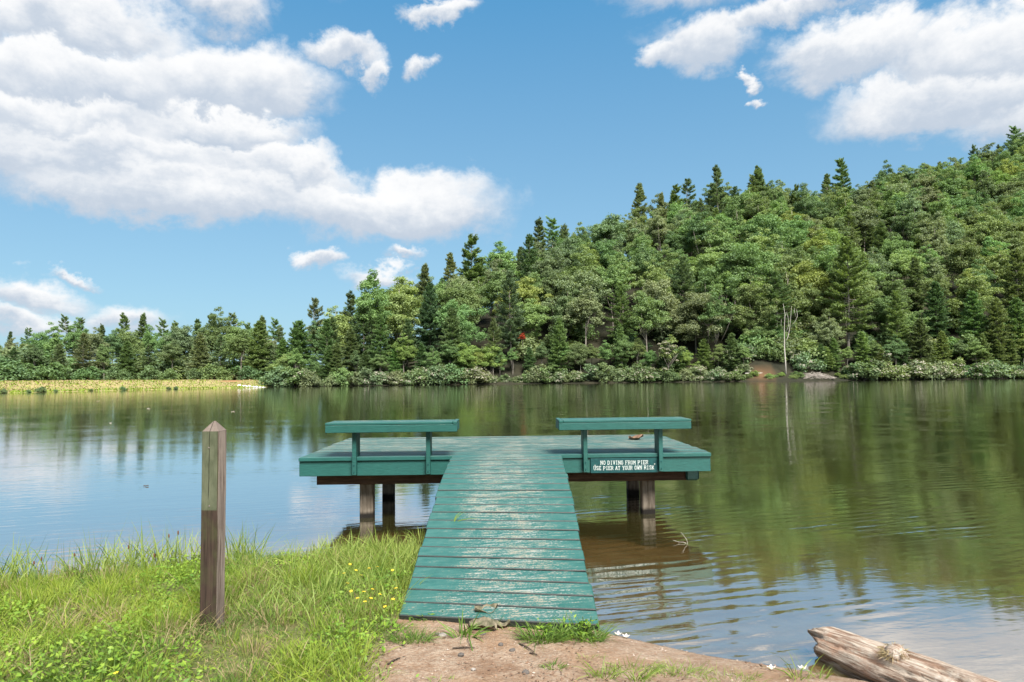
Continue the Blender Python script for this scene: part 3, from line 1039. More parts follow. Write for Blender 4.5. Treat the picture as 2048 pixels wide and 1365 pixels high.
# bushy undergrowth on the lower slope
rs = random.Random(91)
for k in range(64):
    pj = rs.uniform(560, 2090) if k > 10 else rs.uniform(1490, 1640)
    y0_ = 166 + rs.uniform(9, 34)
    x = slope_of(pj) * y0_
    dd_ = float(lake_sd(np.array([x]), np.array([y0_]))[0])
    if dd_ < 5: continue
    plant(SHRUB[3], x, y0_, rs.uniform(1.3, 2.4), rs.choice(['mid green', 'light green', 'dark green', 'grey-green']), 'bushy undergrowth', 'lower slope', rs.uniform(1.0, 1.3),
          names=('stem', 'foliage', 'blossoms'), objname='leafy_shrub', group='undergrowth on the lower slope', cat='shrub')

# blossoming trees
for (px, py, t) in [(1757, 486, .42), (1785, 560, .22), (1668, 565, .30), (1335, 662, .03), (1880, 512, .35)]:
    y = dist_of(px, t) - 3
    by_top(px, py, max(y, 173), BLOOM[int(px) % 2], 'light green', 'blossoming', 'slope', .95, (.35, 1.1), objname='blossoming_tree', group='blossoming trees on the slope')

# understorey by the water
for k, px in enumerate(np.arange(570, 2100, 27)):
    if 1490 < px < 1625: continue
    pj = px + random.uniform(-9, 9)
    y0_ = 163
    for q_ in np.arange(158, 190, .5):
        if lake_sd(np.array([slope_of(pj) * q_]), np.array([q_]))[0] > 3.5:
            y0_ = q_; break
    x = slope_of(pj) * y0_
    if random.random() < .62:
        cn = random.choice(['light green', 'yellow-green', 'mid green', 'mid green', 'dark green'])
        plant(random.choice(BROAD), x, y0_, random.uniform(.30, .52), cn, 'sapling', 'shoreline', random.uniform(.9, 1.3), objname='sapling', group='young trees along the far shore')
    else:
        plant(random.choice(HEML), x, y0_, random.uniform(.3, .5), random.choice(['mid green', 'light green', 'dark green']), 'young hemlock', 'shoreline', 1.2, **dict(KW_PINE, objname='hemlock_tree'))

# rhododendrons overhanging the water
for k, px in enumerate(np.arange(552, 2105, 21)):
    if 1478 < px < 1690: continue
    pj = px + random.uniform(-7, 7)
    y0_ = 163
    for q_ in np.arange(156, 190, .4):
        if lake_sd(np.array([slope_of(pj) * q_]), np.array([q_]))[0] > .35:
            y0_ = q_; break
    v = random.choices([0, 1, 2, 3], [3, 3, 3, 3] if px > 760 else [1, 1, 0, 4])[0]
    plant(SHRUB[v], slope_of(pj) * y0_, y0_, random.uniform(.6, 1.9), random.choice(['grey-green', 'grey-green', 'mid green', 'dark green']), 'shrub' if v == 3 else 'rhododendron', 'shoreline', random.uniform(1.0, 1.35),
          names=('stem', 'foliage', 'blossoms'), objname='leafy_shrub' if v == 3 else 'rhododendron', group='shrubs along the far shore', cat='shrub')
for i, px in enumerate([1484, 1497, 1508, 1541, 1553, 1563, 1586, 1596, 1675, 1688]):
    yq = next(q_ for q_ in np.arange(156, 190, .3) if lake_sd(np.array([slope_of(px) * q_]), np.array([q_]))[0] > .5 + (i % 3) * .5)
    plant(SHRUB[3], slope_of(px) * yq, yq, .30 + .09 * (i % 4), ['light green', 'mid green', 'yellow-green'][i % 3], 'low bush', 'shoreline', 1.4, names=('stem', 'foliage', 'blossoms'), objname='leafy_shrub', group='shrubs along the far shore', cat='shrub')
for (px, y, s, v) in [(1486, 171, 1.1, 0), (1500, 174.5, 1.7, 1), (1530, 175, 1.9, 3), (1552, 174, 1.6, 3), (1515, 179, 2.3, 3), (1545, 180, 2.4, 3), (1590, 174, 1.5, 1), (1612, 172, 1.9, 2), (1750, 173, 1.9, 2), (1470, 175, 2.0, 2), (1395, 173, 1.5, 2), (1650, 178, 1.6, 0), (1440, 172, 1.3, 0)]:
    plant(SHRUB[v], slope_of(px) * y, y, s, 'mid green' if v == 3 else 'grey-green', 'shrub' if v == 3 else 'large rhododendron', 'shoreline', 1.0, names=('stem', 'foliage', 'blossoms'), objname='rhododendron', group='shrubs along the far shore', cat='shrub')

for (px, yy_, s_) in [(1498, 181, .55), (1522, 178.5, .42), (1545, 183, .6), (1512, 188, .7), (1560, 178, .4)]:
    plant(BROAD[int(px) % 8], slope_of(px) * yy_, yy_, s_, ['mid green', 'light green'][int(px) % 2], 'sapling', 'lower slope', 1.1, objname='sapling', group='young trees along the far shore')

# red-leaved sapling among the shore pines
pr = at_y(1045, 672, 176)
red = plant(BROAD[3], pr[0], 174.5, .17, 'rusty red', 'red', 'shoreline', 1.3, objname='red_sapling', cat='tree', z=pr[2] - 19 * .15)

# left tree line behind the meadow
LT = [(-120, 690), (-60, 680), (-15, 692), (22, 690), (52, 668), (85, 655), (112, 640), (150, 650), (190, 648), (228, 655), (262, 650), (300, 652), (335, 648), (368, 640), (405, 642), (438, 634),
      (470, 632), (505, 655), (540, 668)]
for i, (px, yt) in enumerate(LT):
    cn = ['mid green', 'light green', 'mid green', 'grey-green', 'dark green'][i % 5]
    by_top(px + random.uniform(-5, 5), yt + 6, 196 + random.uniform(-4, 5) - max(0, 300 - px) * .07, BROAD[i % 8], cn, 'broadleaf', 'meadow edge', .92, (.4, 1.4), objname='broadleaf_tree', group='trees behind the far meadow')
for i, (px, yt) in enumerate([(250, 630), (282, 629), (132, 633), (155, 637), (60, 657), (395, 640), (425, 632), (522, 634), (545, 640), (500, 646), (460, 628), (20, 686), (350, 645), (205, 650), (325, 640)]):
    by_top(px, yt, 207 - max(0, 300 - px) * .07, SKYP[i % 6], 'dark green' if i % 2 else 'mid green', 'pine', 'meadow edge', .95, (.4, 1.4), **dict(KW_PINE, group='trees behind the far meadow'))
for i, (px, yt) in enumerate([(520, 645), (482, 660), (440, 672), (400, 668), (345, 680), (300, 690), (255, 685), (210, 690), (168, 668), (118, 690), (70, 690), (30, 710), (-10, 705), (-70, 710), (545, 690)]):
    kind = ['hemlock', 'broadleaf', 'pine'][i % 3]
    var = {'hemlock': HEML, 'broadleaf': BROAD, 'pine': PINE}[kind][i % 3]
    by_top(px, yt, 186 - max(0, 300 - px) * .10, var, ['mid green', 'grey-green', 'dark green'][(i // 2) % 3], kind, 'meadow edge', 1.12, (.3, 1.3),
           **(dict(KW_PINE, objname=kind + '_tree', group='trees behind the far meadow') if kind != 'broadleaf' else dict(objname='broadleaf_tree', group='trees behind the far meadow')))
for i in range(30):
    px = -130 + i * 23 + random.uniform(-6, 6); y = 191 - max(0, 300 - px) * .09
    plant(SHRUB[3], slope_of(px) * y, y, random.uniform(1.7, 2.9), ['mid green', 'dark green', 'grey-green'][i % 3], 'bushy undergrowth', 'meadow edge', 1.25, names=('stem', 'foliage', 'blossoms'), objname='leafy_shrub', group='shrubs at the meadow edge', cat='shrub')
for i, (px, s) in enumerate([(10, 2.0), (45, 1.5), (235, 1.3), (430, 1.6), (395, 1.2), (100, 1.6), (300, 1.5), (340, 1.2), (500, 1.4), (175, 1.3)]):
    y = 178 - max(0, 300 - px) * .10
    plant(SHRUB[3], slope_of(px) * y, y, s, 'mid green' if i % 2 else 'dark green', 'shrub', 'meadow edge', 1.2, names=('stem', 'foliage', 'blossoms'), objname='leafy_shrub', group='shrubs at the meadow edge', cat='shrub')
for i, (px, s) in enumerate([(82, .34), (246, .26), (182, .16), (58, .18), (338, .18), (352, .22), (8, .26), (112, .15)]):
    y = 100.0
    for q_ in np.arange(95, 160, .4):
        if lake_sd(np.array([slope_of(px) * q_]), np.array([q_]))[0] > .3:
            y = q_; break
    plant(SHRUB[3], slope_of(px) * y, y, s, 'dark green', 'waterside bush', 'meadow bank', 1.3, names=('stem', 'foliage', 'blossoms'), objname='small_bush', group='small bushes along the meadow bank', cat='bush')


def ordinal(n):
    w = ['', 'first', 'second', 'third', 'fourth', 'fifth', 'sixth', 'seventh', 'eighth', 'ninth', 'tenth']
    if n <= 10: return w[n]
    return f"{n}{'th' if 10 < n % 100 < 14 else {1: 'st', 2: 'nd', 3: 'rd'}.get(n % 10, 'th')}"


PH = {'pine': 'pine with tiered level branches', 'hemlock': 'hemlock with dense drooping tiers', 'broadleaf': 'round-crowned broadleaf tree', 'sapling': 'small leafy sapling',
      'young hemlock': 'young low hemlock', 'rhododendron': 'rhododendron with pale blossom', 'shrub': 'leafy shrub without blossom', 'large rhododendron': 'big rhododendron dotted with white blossom',
      'blossoming': 'tree topped with creamy blossom', 'waterside bush': 'tiny bush at the water', 'bushy undergrowth': 'bush under the trees', 'low bush': 'low bush around the dead tree'}
BD = {'skyline': 'on the skyline', 'shoreline': 'at the far shore', 'lower slope': 'on the lower slope', 'middle slope': 'on the middle slope', 'upper slope': 'on the upper slope',
      'slope': 'on the hill', 'meadow edge': 'behind the meadow', 'meadow bank': 'below the meadow'}
cls = {}
for tr in TREES:
    cls.setdefault(tr[:3], []).append(tr)
for (kind, cn, band), lst in cls.items():
    lst.sort(key=lambda a: a[3])
    for i, tr in enumerate(lst):
        if kind == 'red':
            tr[4]['label'] = 'small sapling with rusty red leaves among the shore pines'
        elif len(lst) == 1:
            tr[4]['label'] = f"the only {cn} {PH[kind]} {BD[band]}"
        else:
            tr[4]['label'] = f"{cn} {PH[kind]} {BD[band]}, {ordinal(i + 1)} from the left"
tdead = None
# ------------------------------------------------------------------ far shore details
# bare dead tree
b0 = at_y(1572, 750, 168.5); zz = float(ground_z(b0[0], 168.5))
snag = thing('dead_tree', 'bare white dead tree with forked limbs standing on the far shore', 'tree', (b0[0], 168.5, zz))
px2m = 168.5 / F


def sp(px, py): return np.array([(px - 1572) * px2m, 0, (750 - py) * px2m])


def wob(ps):
    o_ = []
    for p_ in ps:
        o_.append(p_ + np.array([random.uniform(-.1, .1), random.uniform(-.5, .5), 0]))
    return o_


mb = MB().tube([sp(1572, 755)] + wob([sp(1573, 725), sp(1571, 700), sp(1572, 680), sp(1570, 655), sp(1572, 630), sp(1571, 608)]), [.19, .15, .13, .11, .08, .05, .02], 7)
obj('trunk', mb.mesh('trunk', True), M['dead_bark'], snag)
for pts, r in [([(1572, 690), (1578, 676), (1584, 660), (1586, 640), (1588, 613)], .14), ([(1584, 658), (1592, 645), (1597, 634), (1600, 620)], .09), ([(1574, 670), (1579, 655), (1580, 640), (1577, 625)], .07),
               ([(1571, 660), (1567, 650), (1566, 640)], .06), ([(1596, 638), (1592, 626), (1594, 617)], .05), ([(1571, 640), (1575, 630)], .04)]:
    obj('limb', MB().tube(wob([sp(*p) for p in pts]), np.linspace(r * .7, .02, len(pts)), 6).mesh('limb', True), M['dead_bark'], snag)

# beaver-like heap of sticks by the water
hp = at_y(1632, 752, 167.5); hz_ = float(ground_z(hp[0], 168.0))
heap = thing('brush_pile', 'low grey heap of dead sticks on the far shore beside the dead tree', 'brush pile', (hp[0], 168.0, hz_))
mb = MB()
for k in range(230):
    a = random.uniform(0, 6.28); rr = random.uniform(0, 1) ** .6
    c = np.array([math.cos(a) * 5.2 * rr, math.sin(a) * 2.0 * rr, 1.75 * (1 - rr ** 1.6) * random.uniform(.4, 1.0)])
    b = random.uniform(0, 3.14); L = random.uniform(.6, 1.9)
    d = np.array([math.cos(b), math.sin(b) * .6, random.uniform(-.3, .4)])
    mb.tube([c - d * L / 2, c + np.array([0, 0, .08]), c + d * L / 2], [.05, .045, .02], 4)
obj('sticks', mb.mesh('sticks'), M['stick'], heap, kind='stuff')
lg = at_y(1512, 748, 168.6)
ll = obj('fallen_log', MB().tube([(-2.6, 0, .12), (0, .1, .2), (2.4, 0, .15)], [.16, .15, .10], 8).mesh('fallen_log', True), M['dead_bark'], loc=(lg[0], 169.2, float(ground_z(lg[0], 169.2))), rot=(0, 0, .12))
tag(ll, 'pale thin log lying on the bare orange patch of far shore', 'log')


def rock_mesh(seed, rx=1, ry=1, rz=.7, n=2):
    import bmesh
    g = np.random.default_rng(seed)
    bm = bmesh.new()
    bmesh.ops.create_icosphere(bm, subdivisions=n, radius=1)
    ph = g.uniform(0, 6, (5, 3)); fr = g.normal(size=(5, 3)) * 1.6
    for v in bm.verts:
        p = np.array(v.co)
        k = 1 + sum(.09 * math.sin(float(fr[i] @ p) + ph[i][0]) for i in range(5))
        v.co = Vector((p[0] * rx * k, p[1] * ry * k, p[2] * rz * k))
    me = bpy.data.meshes.new('rock')
    bm.to_mesh(me); bm.free()
    return me


pile = None
pc = at_y(505, 769, 152.5)
pile = thing('rock_pile', 'small spill of white rocks where the meadow meets the wood', 'rocks', (pc[0], 153.0, float(ground_z(pc[0], 153.0))))
for k in range(22):
    a, rr = random.uniform(0, 6.28), random.random() ** .6
    xx, yy = math.cos(a) * 3.6 * rr, math.sin(a) * 1.8 * rr
    s = random.uniform(.22, .5)
    obj('rock', rock_mesh(k % 6 + 300), M['rock_white'], pile, (xx, yy, float(ground_z(pc[0] + xx, 153 + yy)) - pile.location.z + .08), rot=(0, 0, a), scale=(s, s, s * .8))

# meadow grass on the far bank (mown hay colour)
g = np.random.default_rng(11)
n = 42000
pxs = g.uniform(-220, 545, n); ys = g.uniform(84, 200, n)
xs = np.array([slope_of(0) + (slope_of(500) - slope_of(0)) * (p / 500) for p in pxs]) * ys
dl = lake_sd(xs, ys)
ok = (dl > .15) & (dl < 46) & (px_of(xs, ys) < 538)
ok &= ~((np.abs(px_of(xs, ys) - 462) < 34 + 8 * g.normal(size=n)) & (dl > 8))
xs, ys, dl = xs[ok], ys[ok], dl[ok]
B = np.stack([xs, ys, ground_z(xs, ys) - .02], -1)
k = len(B)
V, l_, s_ = strips(B, np.stack([g.normal(size=k) * .35, g.normal(size=k) * .35, np.ones(k)], -1), g.uniform(.18, .46, k) * np.where(dl < 2.0, 1.5, 1), g.uniform(.10, .22, k), .3, g, np.tile([1.0, .1, 0], (k, 1)))
edge = dl < 2.6
mg = np_mesh('meadow_grass', V, l_, s_)
mg.materials.append(M['dry_grass']); mg.materials.append(M['grass'])
mi_ = np.repeat((edge & (g.random(k) < .8)) | (g.random(k) < .40), 3).astype(np.int32)
mg.polygons.foreach_set('material_index', mi_)
o = obj('meadow_grass', mg, None, kind='stuff'); o['label'] = 'tan and green grass covering the far meadow bank'

# ------------------------------------------------------------------ pier
DZ = .668
PF, PB = 7.0, 9.2
XL, XR = -2.04, 2.16
pier = thing('pier', 'teal painted wooden pier platform standing on piles in the lake', 'pier', (0, 0, 0))
rr = random.Random(3)
yy = PF
k = 0
while yy < PB - .05:
    w = .139
    jl, jr = rr.uniform(-.035, .012) if k else 0, rr.uniform(-.012, .02) if k else 0
    zj = rr.uniform(-.002, .002)
    mb = MB().bar((XL - jl * .6, yy + w / 2, DZ - .019 + zj), (XR + jr * .6, yy + w / 2 + rr.uniform(-.003, .003), DZ - .019 + zj), (0, 1, 0), w, .038, 6, .0055 if k else .004, .0018, rr)
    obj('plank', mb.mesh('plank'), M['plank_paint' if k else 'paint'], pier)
    yy += w + rr.uniform(.009, .015)
    k += 1
FT = DZ - .041
obj('fascia', MB().bar((XL + .002, PF + .040, FT - .075), (XR - .003, PF + .040, FT - .075), (0, 0, 1), .150, .038, 4, .004, .001, rr).mesh('fascia'), M['paint'], pier)
obj('fascia', MB().bar((XL + .03, PB - .04, FT - .075), (XR - .03, PB - .04, FT - .075), (0, 0, 1), .150, .038, 1).mesh('fascia'), M['paint'], pier)
for x in (XL + .022, XR - .022):
    obj('fascia', MB().bar((x, PF + .065, FT - .073), (x, PB - .065, FT - .073), (0, 0, 1), .146, .038, 1).mesh('fascia'), M['paint'], pier)
for x in np.linspace(XL + .5, XR - .5, 7):
    obj('joist', MB().bar((x, PF + .065, FT - .072), (x, PB - .065, FT - .072), (0, 0, 1), .14, .038, 1).mesh('joist'), M['beam'], pier)
BZ = FT - .152 - .04
FPY, BPY = 7.36, 8.55
for y_ in (FPY - .10, FPY + .10, BPY - .10, BPY + .10):
    obj('beam', MB().bar((-1.92, y_, BZ - .02), (2.02, y_, BZ - .02), (0, 0, 1), .115, .040, 4, .003, .001, rr).mesh('beam'), M['beam'], pier)
be = MB().bar((1.955, FPY - .122, BZ - .018), (2.095, FPY - .122, BZ - .018), (0, 0, 1), .125, .052, 1, .02)
obj('beam_end', be.mesh('beam_end'), M['paint'], pier)['label'] = 'rounded green painted beam end'
for (pxl, y_) in [(735, FPY), (1295, FPY), (777.5, BPY), (1266, BPY)]:
    x = at_y(pxl, 1000, y_)[0]
    obj('pile', MB().bar((x, y_, -1.6), (x, y_, FT - .002), (1, 0, 0), .138, .138, 5, .008, .0015, rr).mesh('pile'), M['pile'], pier)

# ramp
ramp = thing('ramp', 'teal plank walkway with worn paint sloping from the sand up to the pier', 'walkway', (0, 0, 0))
L0, R0 = at_z(800, 1230, .150), at_z(1197, 1250, .150)
L1, R1 = at_y(905, 911, PF), at_y(1121, 911, PF)
QK, ZK = [0, .32, .65, .80, 1.0], [.150, .345, .573, .640, DZ]


def rail(A, Bp, q):
    p = A + (Bp - A) * q
    zq = sum(np.interp(np.clip(q + e, 0, 1), QK, ZK) for e in (-.04, 0, .04)) / 3 if 0.03 < q < .97 else np.interp(q, QK, ZK)
    return np.array([p[0], p[1], zq])


NP = 22
for k in range(NP):
    qa, qb = k / NP, (k + 1) / NP
    qc = (qa + qb) / 2
    A, Bq = rail(L0, L1, qc), rail(R0, R1, qc)
    wd = (rail(L0, L1, qb) + rail(R0, R1, qb) - rail(L0, L1, qa) - rail(R0, R1, qa)) / 2
    wlen = np.linalg.norm(wd)
    ax = (Bq - A) / np.linalg.norm(Bq - A)
    A, Bq = A - ax * rr.uniform(-.004, .010), Bq + ax * rr.uniform(-.004, .010)
    dz = np.array([0, 0, -.019 + rr.uniform(-.0012, .0012)])
    tilt = rr.uniform(-.0012, .0012)
    wn = wd - ax * np.dot(wd, ax); wn /= np.linalg.norm(wn)
    shr = []
    for (P0_, P1_) in ((L0, L1), (R0, R1)):
        rd = rail(P0_, P1_, qb) - rail(P0_, P1_, qa)
        shr.append(float(np.dot(rd, ax) / np.dot(rd, wn)))
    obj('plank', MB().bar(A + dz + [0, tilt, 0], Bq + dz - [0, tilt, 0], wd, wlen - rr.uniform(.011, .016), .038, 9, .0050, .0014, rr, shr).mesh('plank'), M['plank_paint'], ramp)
for A, Bp, sg in ((L0, L1, 1), (R0, R1, -1)):
    pts = [rail(A, Bp, q_) + np.array([sg * .06, 0, -.105]) for q_ in np.linspace(.01, .985, 9)]
    mb = MB()
    prof = [(-.019, -.066), (.019, -.066), (.019, .064), (-.019, .064)]
    V = [p + np.array([a, 0, b]) for p in pts for (a, b) in prof]
    Fc = [(i * 4 + c, i * 4 + (c + 1) % 4, i * 4 + 4 + (c + 1) % 4, i * 4 + 4 + c) for i in range(8) for c in range(4)] + [(3, 2, 1, 0), (32, 33, 34, 35)]
    obj('stringer', mb.add(V, Fc).mesh('stringer'), M['beam'], ramp)


# benches
def bench(xa, xb, posts, label, cap_side):
    zt = 1.0
    b = thing('bench', label, 'bench', (0, 0, 0), 'benches on the pier')
    ya = 6.86
    D = .40
    obj('apron', MB().bar((xa, ya + .019, zt - .040), (xb, ya + .019, zt - .040), (0, 0, 1), .074, .038, 4, .004, .001, rr).mesh('apron'), M['paint'], b)
    obj('apron', MB().bar((xa, ya + D - .019, zt - .040), (xb, ya + D - .019, zt - .040), (0, 0, 1), .074, .038, 2, .004, .001, rr).mesh('apron'), M['paint'], b)
    for e, x in ((0, xa + .019), (1, xb - .019)):
        obj('end_board', MB().bar((x, ya + .040, zt - .038), (x, ya + D - .040, zt - .038), (0, 0, 1), .070, .036, 1, .003).mesh('end_board'), M['paint'], b)
    for j in range(3):
        yb = ya + .001 + j * (D / 3) + D / 6 - .001
        xo = .042 if cap_side > 0 else .0
        xs_, xe_ = (xa - .002, xb - .045) if cap_side > 0 else (xa + .045, xb + .002)
        obj('seat_plank', MB().bar((xs_, yb, zt + .011), (xe_, yb, zt + .011), (0, 1, 0), D / 3 - .006, .022, 4, .003, .001, rr).mesh('seat_plank'), M['paint'], b)
    xc = xb - .021 if cap_side > 0 else xa + .021
    obj('end_trim', MB().bar((xc, ya - .004, zt + .012), (xc, ya + D + .004, zt + .012), (1, 0, 0), .040, .028, 1, .004).mesh('end_trim'), M['paint'], b)
    for x in posts:
        so = obj('support', MB().bar((x, PF - .045 + .10, .492), (x, PF - .045 + .10, zt - .077), (0, 1, 0), .20, .042, 3, .004, .001, rr).mesh('support'), M['paint'], b)
        for z_ in (.520, .590):
            obj('bolt', rock_mesh(9, .009, .005, .009, 1), M['sign'], so, (x, PF - .047, z_))
    return b


bx = lambda px: at_y(px, 860, 6.86)[0]
sxp = lambda px: at_y(px, 900, 6.955)[0]
bench(bx(650), bx(914), (sxp(708), sxp(856)), 'low teal bench on the pier, without a sign between its supports', 1)
bench(bx(1118), bx(1383), (sxp(1171), sxp(1322)), 'low teal bench on the pier, above the white lettered sign', -1)

# sign on the fascia
sc0, sc1 = at_y(1181, 930, PF + .01), at_y(1317, 928, PF + .01)
sw, sh_ = sc1[0] - sc0[0], .150
scx, scz = (sc0[0] + sc1[0]) / 2, FT - .078
sign = thing('sign', 'dark teal warning board with white hand lettering under the bench', 'sign', (scx, PF + .012, scz))
obj('board', MB().bar((-sw / 2, 0, 0), (sw / 2, 0, 0), (0, 0, 1), sh_, .016, 2, .003).mesh('board'), M['sign'], sign)
# stroke letters with slab serifs, drawn on a 4 x 6 grid
GL = {
    'N': ['0,0 0,6', '0,6 4,0', '4,0 4,6', '-.7,0 .7,0', '-.7,6 .7,6', '3.3,6 4.7,6'], 'O': ['1.2,0 2.8,0 4,1.4 4,4.6 2.8,6 1.2,6 0,4.6 0,1.4 1.2,0'],
    'D': ['0,0 0,6', '-.7,0 2.4,0 4,1.6 4,4.4 2.4,6 -.7,6'], 'I': ['2,0 2,6', '1,0 3,0', '1,6 3,6'], 'V': ['0,6 2,0 4,6', '-.7,6 .7,6', '3.3,6 4.7,6'],
    'G': ['4,5 2.8,6 1.2,6 0,4.6 0,1.4 1.2,0 2.8,0 4,1.2 4,2.8 2.4,2.8'], 'F': ['0,0 0,6', '-.7,0 .7,0', '-.7,6 4,6 4,5', '0,3.2 2.6,3.2'],
    'R': ['0,0 0,6', '-.7,0 .7,0', '-.7,6 2.8,6 4,5.2 4,4 2.8,3.1 0,3.1', '2,3.1 4.4,0'], 'M': ['0,0 0,6', '0,6 2,2.4 4,6', '4,6 4,0', '-.7,0 .7,0', '3.3,0 4.7,0'],
    'P': ['0,0 0,6', '-.7,0 .7,0', '-.7,6 2.8,6 4,5.2 4,3.8 2.8,2.9 0,2.9'], 'E': ['0,0 0,6', '4,1 4,0 -.7,0', '-.7,6 4,6 4,5', '0,3.1 2.6,3.1'],
    'U': ['0,6 0,1.4 1.2,0 2.8,0 4,1.4 4,6', '-.7,6 .7,6', '3.3,6 4.7,6'], 'S': ['4,4.8 2.8,6 1.2,6 0,4.8 1,3.5 3,2.6 4,1.4 2.8,0 1.2,0 0,1.2'],
    'A': ['0,0 2,6 4,0', '.8,2.1 3.2,2.1', '-.7,0 .7,0', '3.3,0 4.7,0'], 'T': ['2,0 2,6', '0,5 0,6 4,6 4,5', '1.2,0 2.8,0'], 'Y': ['0,6 2,3 4,6', '2,3 2,0', '-.7,6 .7,6', '3.3,6 4.7,6', '1.2,0 2.8,0'],
    'W': ['0,6 1,0 2,4 3,0 4,6', '-.7,6 .7,6', '3.3,6 4.7,6'], 'K': ['0,0 0,6', '4,6 0,2.6', '1.2,3.6 4.3,0', '-.7,0 .7,0', '-.7,6 .7,6']}


def lettering(text, width, height, x0_, z0_, parent):
    adv, sp_ = 6.3, 4.2
    tot = sum(sp_ if c == ' ' else adv for c in text) - 2.3
    ux, uz = width / tot, height / 6
    pen = x0_
    lr = random.Random(len(text))
    for c in text:
        if c == ' ':
            pen += sp_ * ux; continue
        mb = MB()
        dz = lr.uniform(-.0012, .0012)
        for st in GL[c]:
            pts = [tuple(float(v) for v in p.split(',')) for p in st.split()]
            for a, b in zip(pts[:-1], pts[1:]):
                pa, pb = np.array([pen + a[0] * ux, 0, z0_ + a[1] * uz + dz]), np.array([pen + b[0] * ux, 0, z0_ + b[1] * uz + dz])
                d = pb - pa; L = np.linalg.norm(d); d /= L
                nrm = np.array([-d[2], 0, d[0]]); h_ = .0021
                pa, pb = pa - d * .0018, pb + d * .0018
                V = [pa - nrm * h_, pb - nrm * h_, pb + nrm * h_, pa + nrm * h_]
                V = [v + [0, -.0090 - .00004 * len(mb.f), 0] for v in V] + [v + [0, -.0075, 0] for v in V]
                mb.add(V, [(0, 1, 2, 3), (0, 4, 5, 1), (1, 5, 6, 2), (2, 6, 7, 3), (3, 7, 4, 0)])
        obj('letter', mb.mesh('letter'), M['white_letter'], parent)
        pen += adv * ux


lettering('NO DIVING FROM PIER', sw * .69, .036, -sw * .350, .012, sign)
lettering('USE PIER AT YOUR OWN RISK', sw * .88, .036, -sw * .452, -.042, sign)
for (x, z) in ((-sw * .435, .004), (sw * .44, .010)):
    s_o = obj('screw', rock_mesh(5, .006, .004, .006, 1), M['screw'], sign, (x, -.0095, z))

# leaf on the deck
def curled_leaf(seed, L, Wd, curl):
    g = np.random.default_rng(seed)
    n, m_ = 9, 7
    V = []
    for i in range(n):
        u = i / (n - 1)
        w = Wd * (math.sin(math.pi * (u * .92 + .04)) ** .8) * (1 + .25 * math.sin(9 * u + seed))
        for j in range(m_):
            v = j / (m_ - 1) * 2 - 1
            V.append((L * (u - .5), w * v * .5, curl * (v * v * .8 + .35 * math.sin(5 * u + seed)) * L * .4 + g.normal() * .02 * L + .28 * curl * L * (u - .4) ** 2 + .02 * L))
    V = np.array(V)
    V[:, 2] -= V[:, 2].min()
    T = V.copy(); T[:, 2] += .004
    Fc = [(i * m_ + j, i * m_ + j + 1, (i + 1) * m_ + j + 1, (i + 1) * m_ + j) for i in range(n - 1) for j in range(m_ - 1)]
    N0 = n * m_
    F2 = [tuple(a + N0 for a in f) for f in Fc] + [f[::-1] for f in Fc]
    rim = [j for j in range(m_)] + [i * m_ + m_ - 1 for i in range(1, n)] + [(n - 1) * m_ + j for j in range(m_ - 2, -1, -1)] + [i * m_ for i in range(n - 2, 0, -1)]
    F2 += [(rim[a], rim[(a + 1) % len(rim)], rim[(a + 1) % len(rim)] + N0, rim[a] + N0) for a in range(len(rim))]
    return MB().add(np.concatenate([V, T]), F2).mesh('curled_leaf', True)


lp = at_z(1272, 880, DZ)
dl_ = obj('dry_leaf', curled_leaf(3, .19, .15, .5), M['dry_leaf'], loc=(lp[0], lp[1], DZ - .002), rot=(0, 0, .2))
tag(dl_, 'brown curled dry leaf lying on the pier deck behind the sign', 'leaf')

# ------------------------------------------------------------------ wooden post
pb = at_z(424, 1258, .165)
pzb = float(ground_z(pb[0], pb[1]))
post = thing('wooden_post', 'square weathered brown post with pointed top standing in the grass', 'post', (pb[0], pb[1], pzb), rotz=R(-6))
hp_ = .0445
ptop = at_y(424, 862, pb[1])[2] - pzb
mb = MB()
prof = [(-hp_ + .003, -hp_), (hp_ - .003, -hp_), (hp_, -hp_ + .003), (hp_, hp_ - .003), (hp_ - .003, hp_), (-hp_ + .003, hp_), (-hp_, hp_ - .003), (-hp_, -hp_ + .003)]
zs = [-.2] + list(np.linspace(0, ptop, 14))
V = []
for z in zs:
    jx, jy = rr.uniform(-.0008, .0008), rr.uniform(-.0008, .0008)
    V += [(a + jx, b + jy, z) for a, b in prof]
Fc = [(i * 8 + c, i * 8 + (c + 1) % 8, i * 8 + 8 + (c + 1) % 8, i * 8 + 8 + c) for i in range(len(zs) - 1) for c in range(8)]
obj('shaft', mb.add(V, Fc).mesh('shaft'), M['post'], post)
n0 = [(a * 1.0, b * 1.0, ptop) for a, b in prof] + [(a * .08, b * .08, ptop + .052) for a, b in prof]
obj('pointed_cap', MB().add(n0, [(c, (c + 1) % 8, 8 + (c + 1) % 8, 8 + c) for c in range(8)] + [tuple(range(8, 16))]).mesh('pointed_cap'), M['post'], post)
for z in (ptop - .085, ptop - .385):
    obj('nail', rock_mesh(2, .0042, .003, .0042, 1), M['rock_dark'], post, (-.006 if z > .8 else .001, -hp_ - .0005, z))

# ------------------------------------------------------------------ foreground plants
g = np.random.default_rng(21)


def scatter(n, x0_, x1_, y0_, y1_):
    return g.uniform(x0_, x1_, n), g.uniform(y0_, y1_, n)


def clear_of(x, y):
    """not under the ramp, not inside the post"""
    xl = np.interp(y, [L0[1], L1[1]], [L0[0], L1[0]])
    return ~((x > xl + .01) & (x < 1.2) & (y > 3.66)) & (np.hypot(x - pb[0], y - pb[1]) > .07)


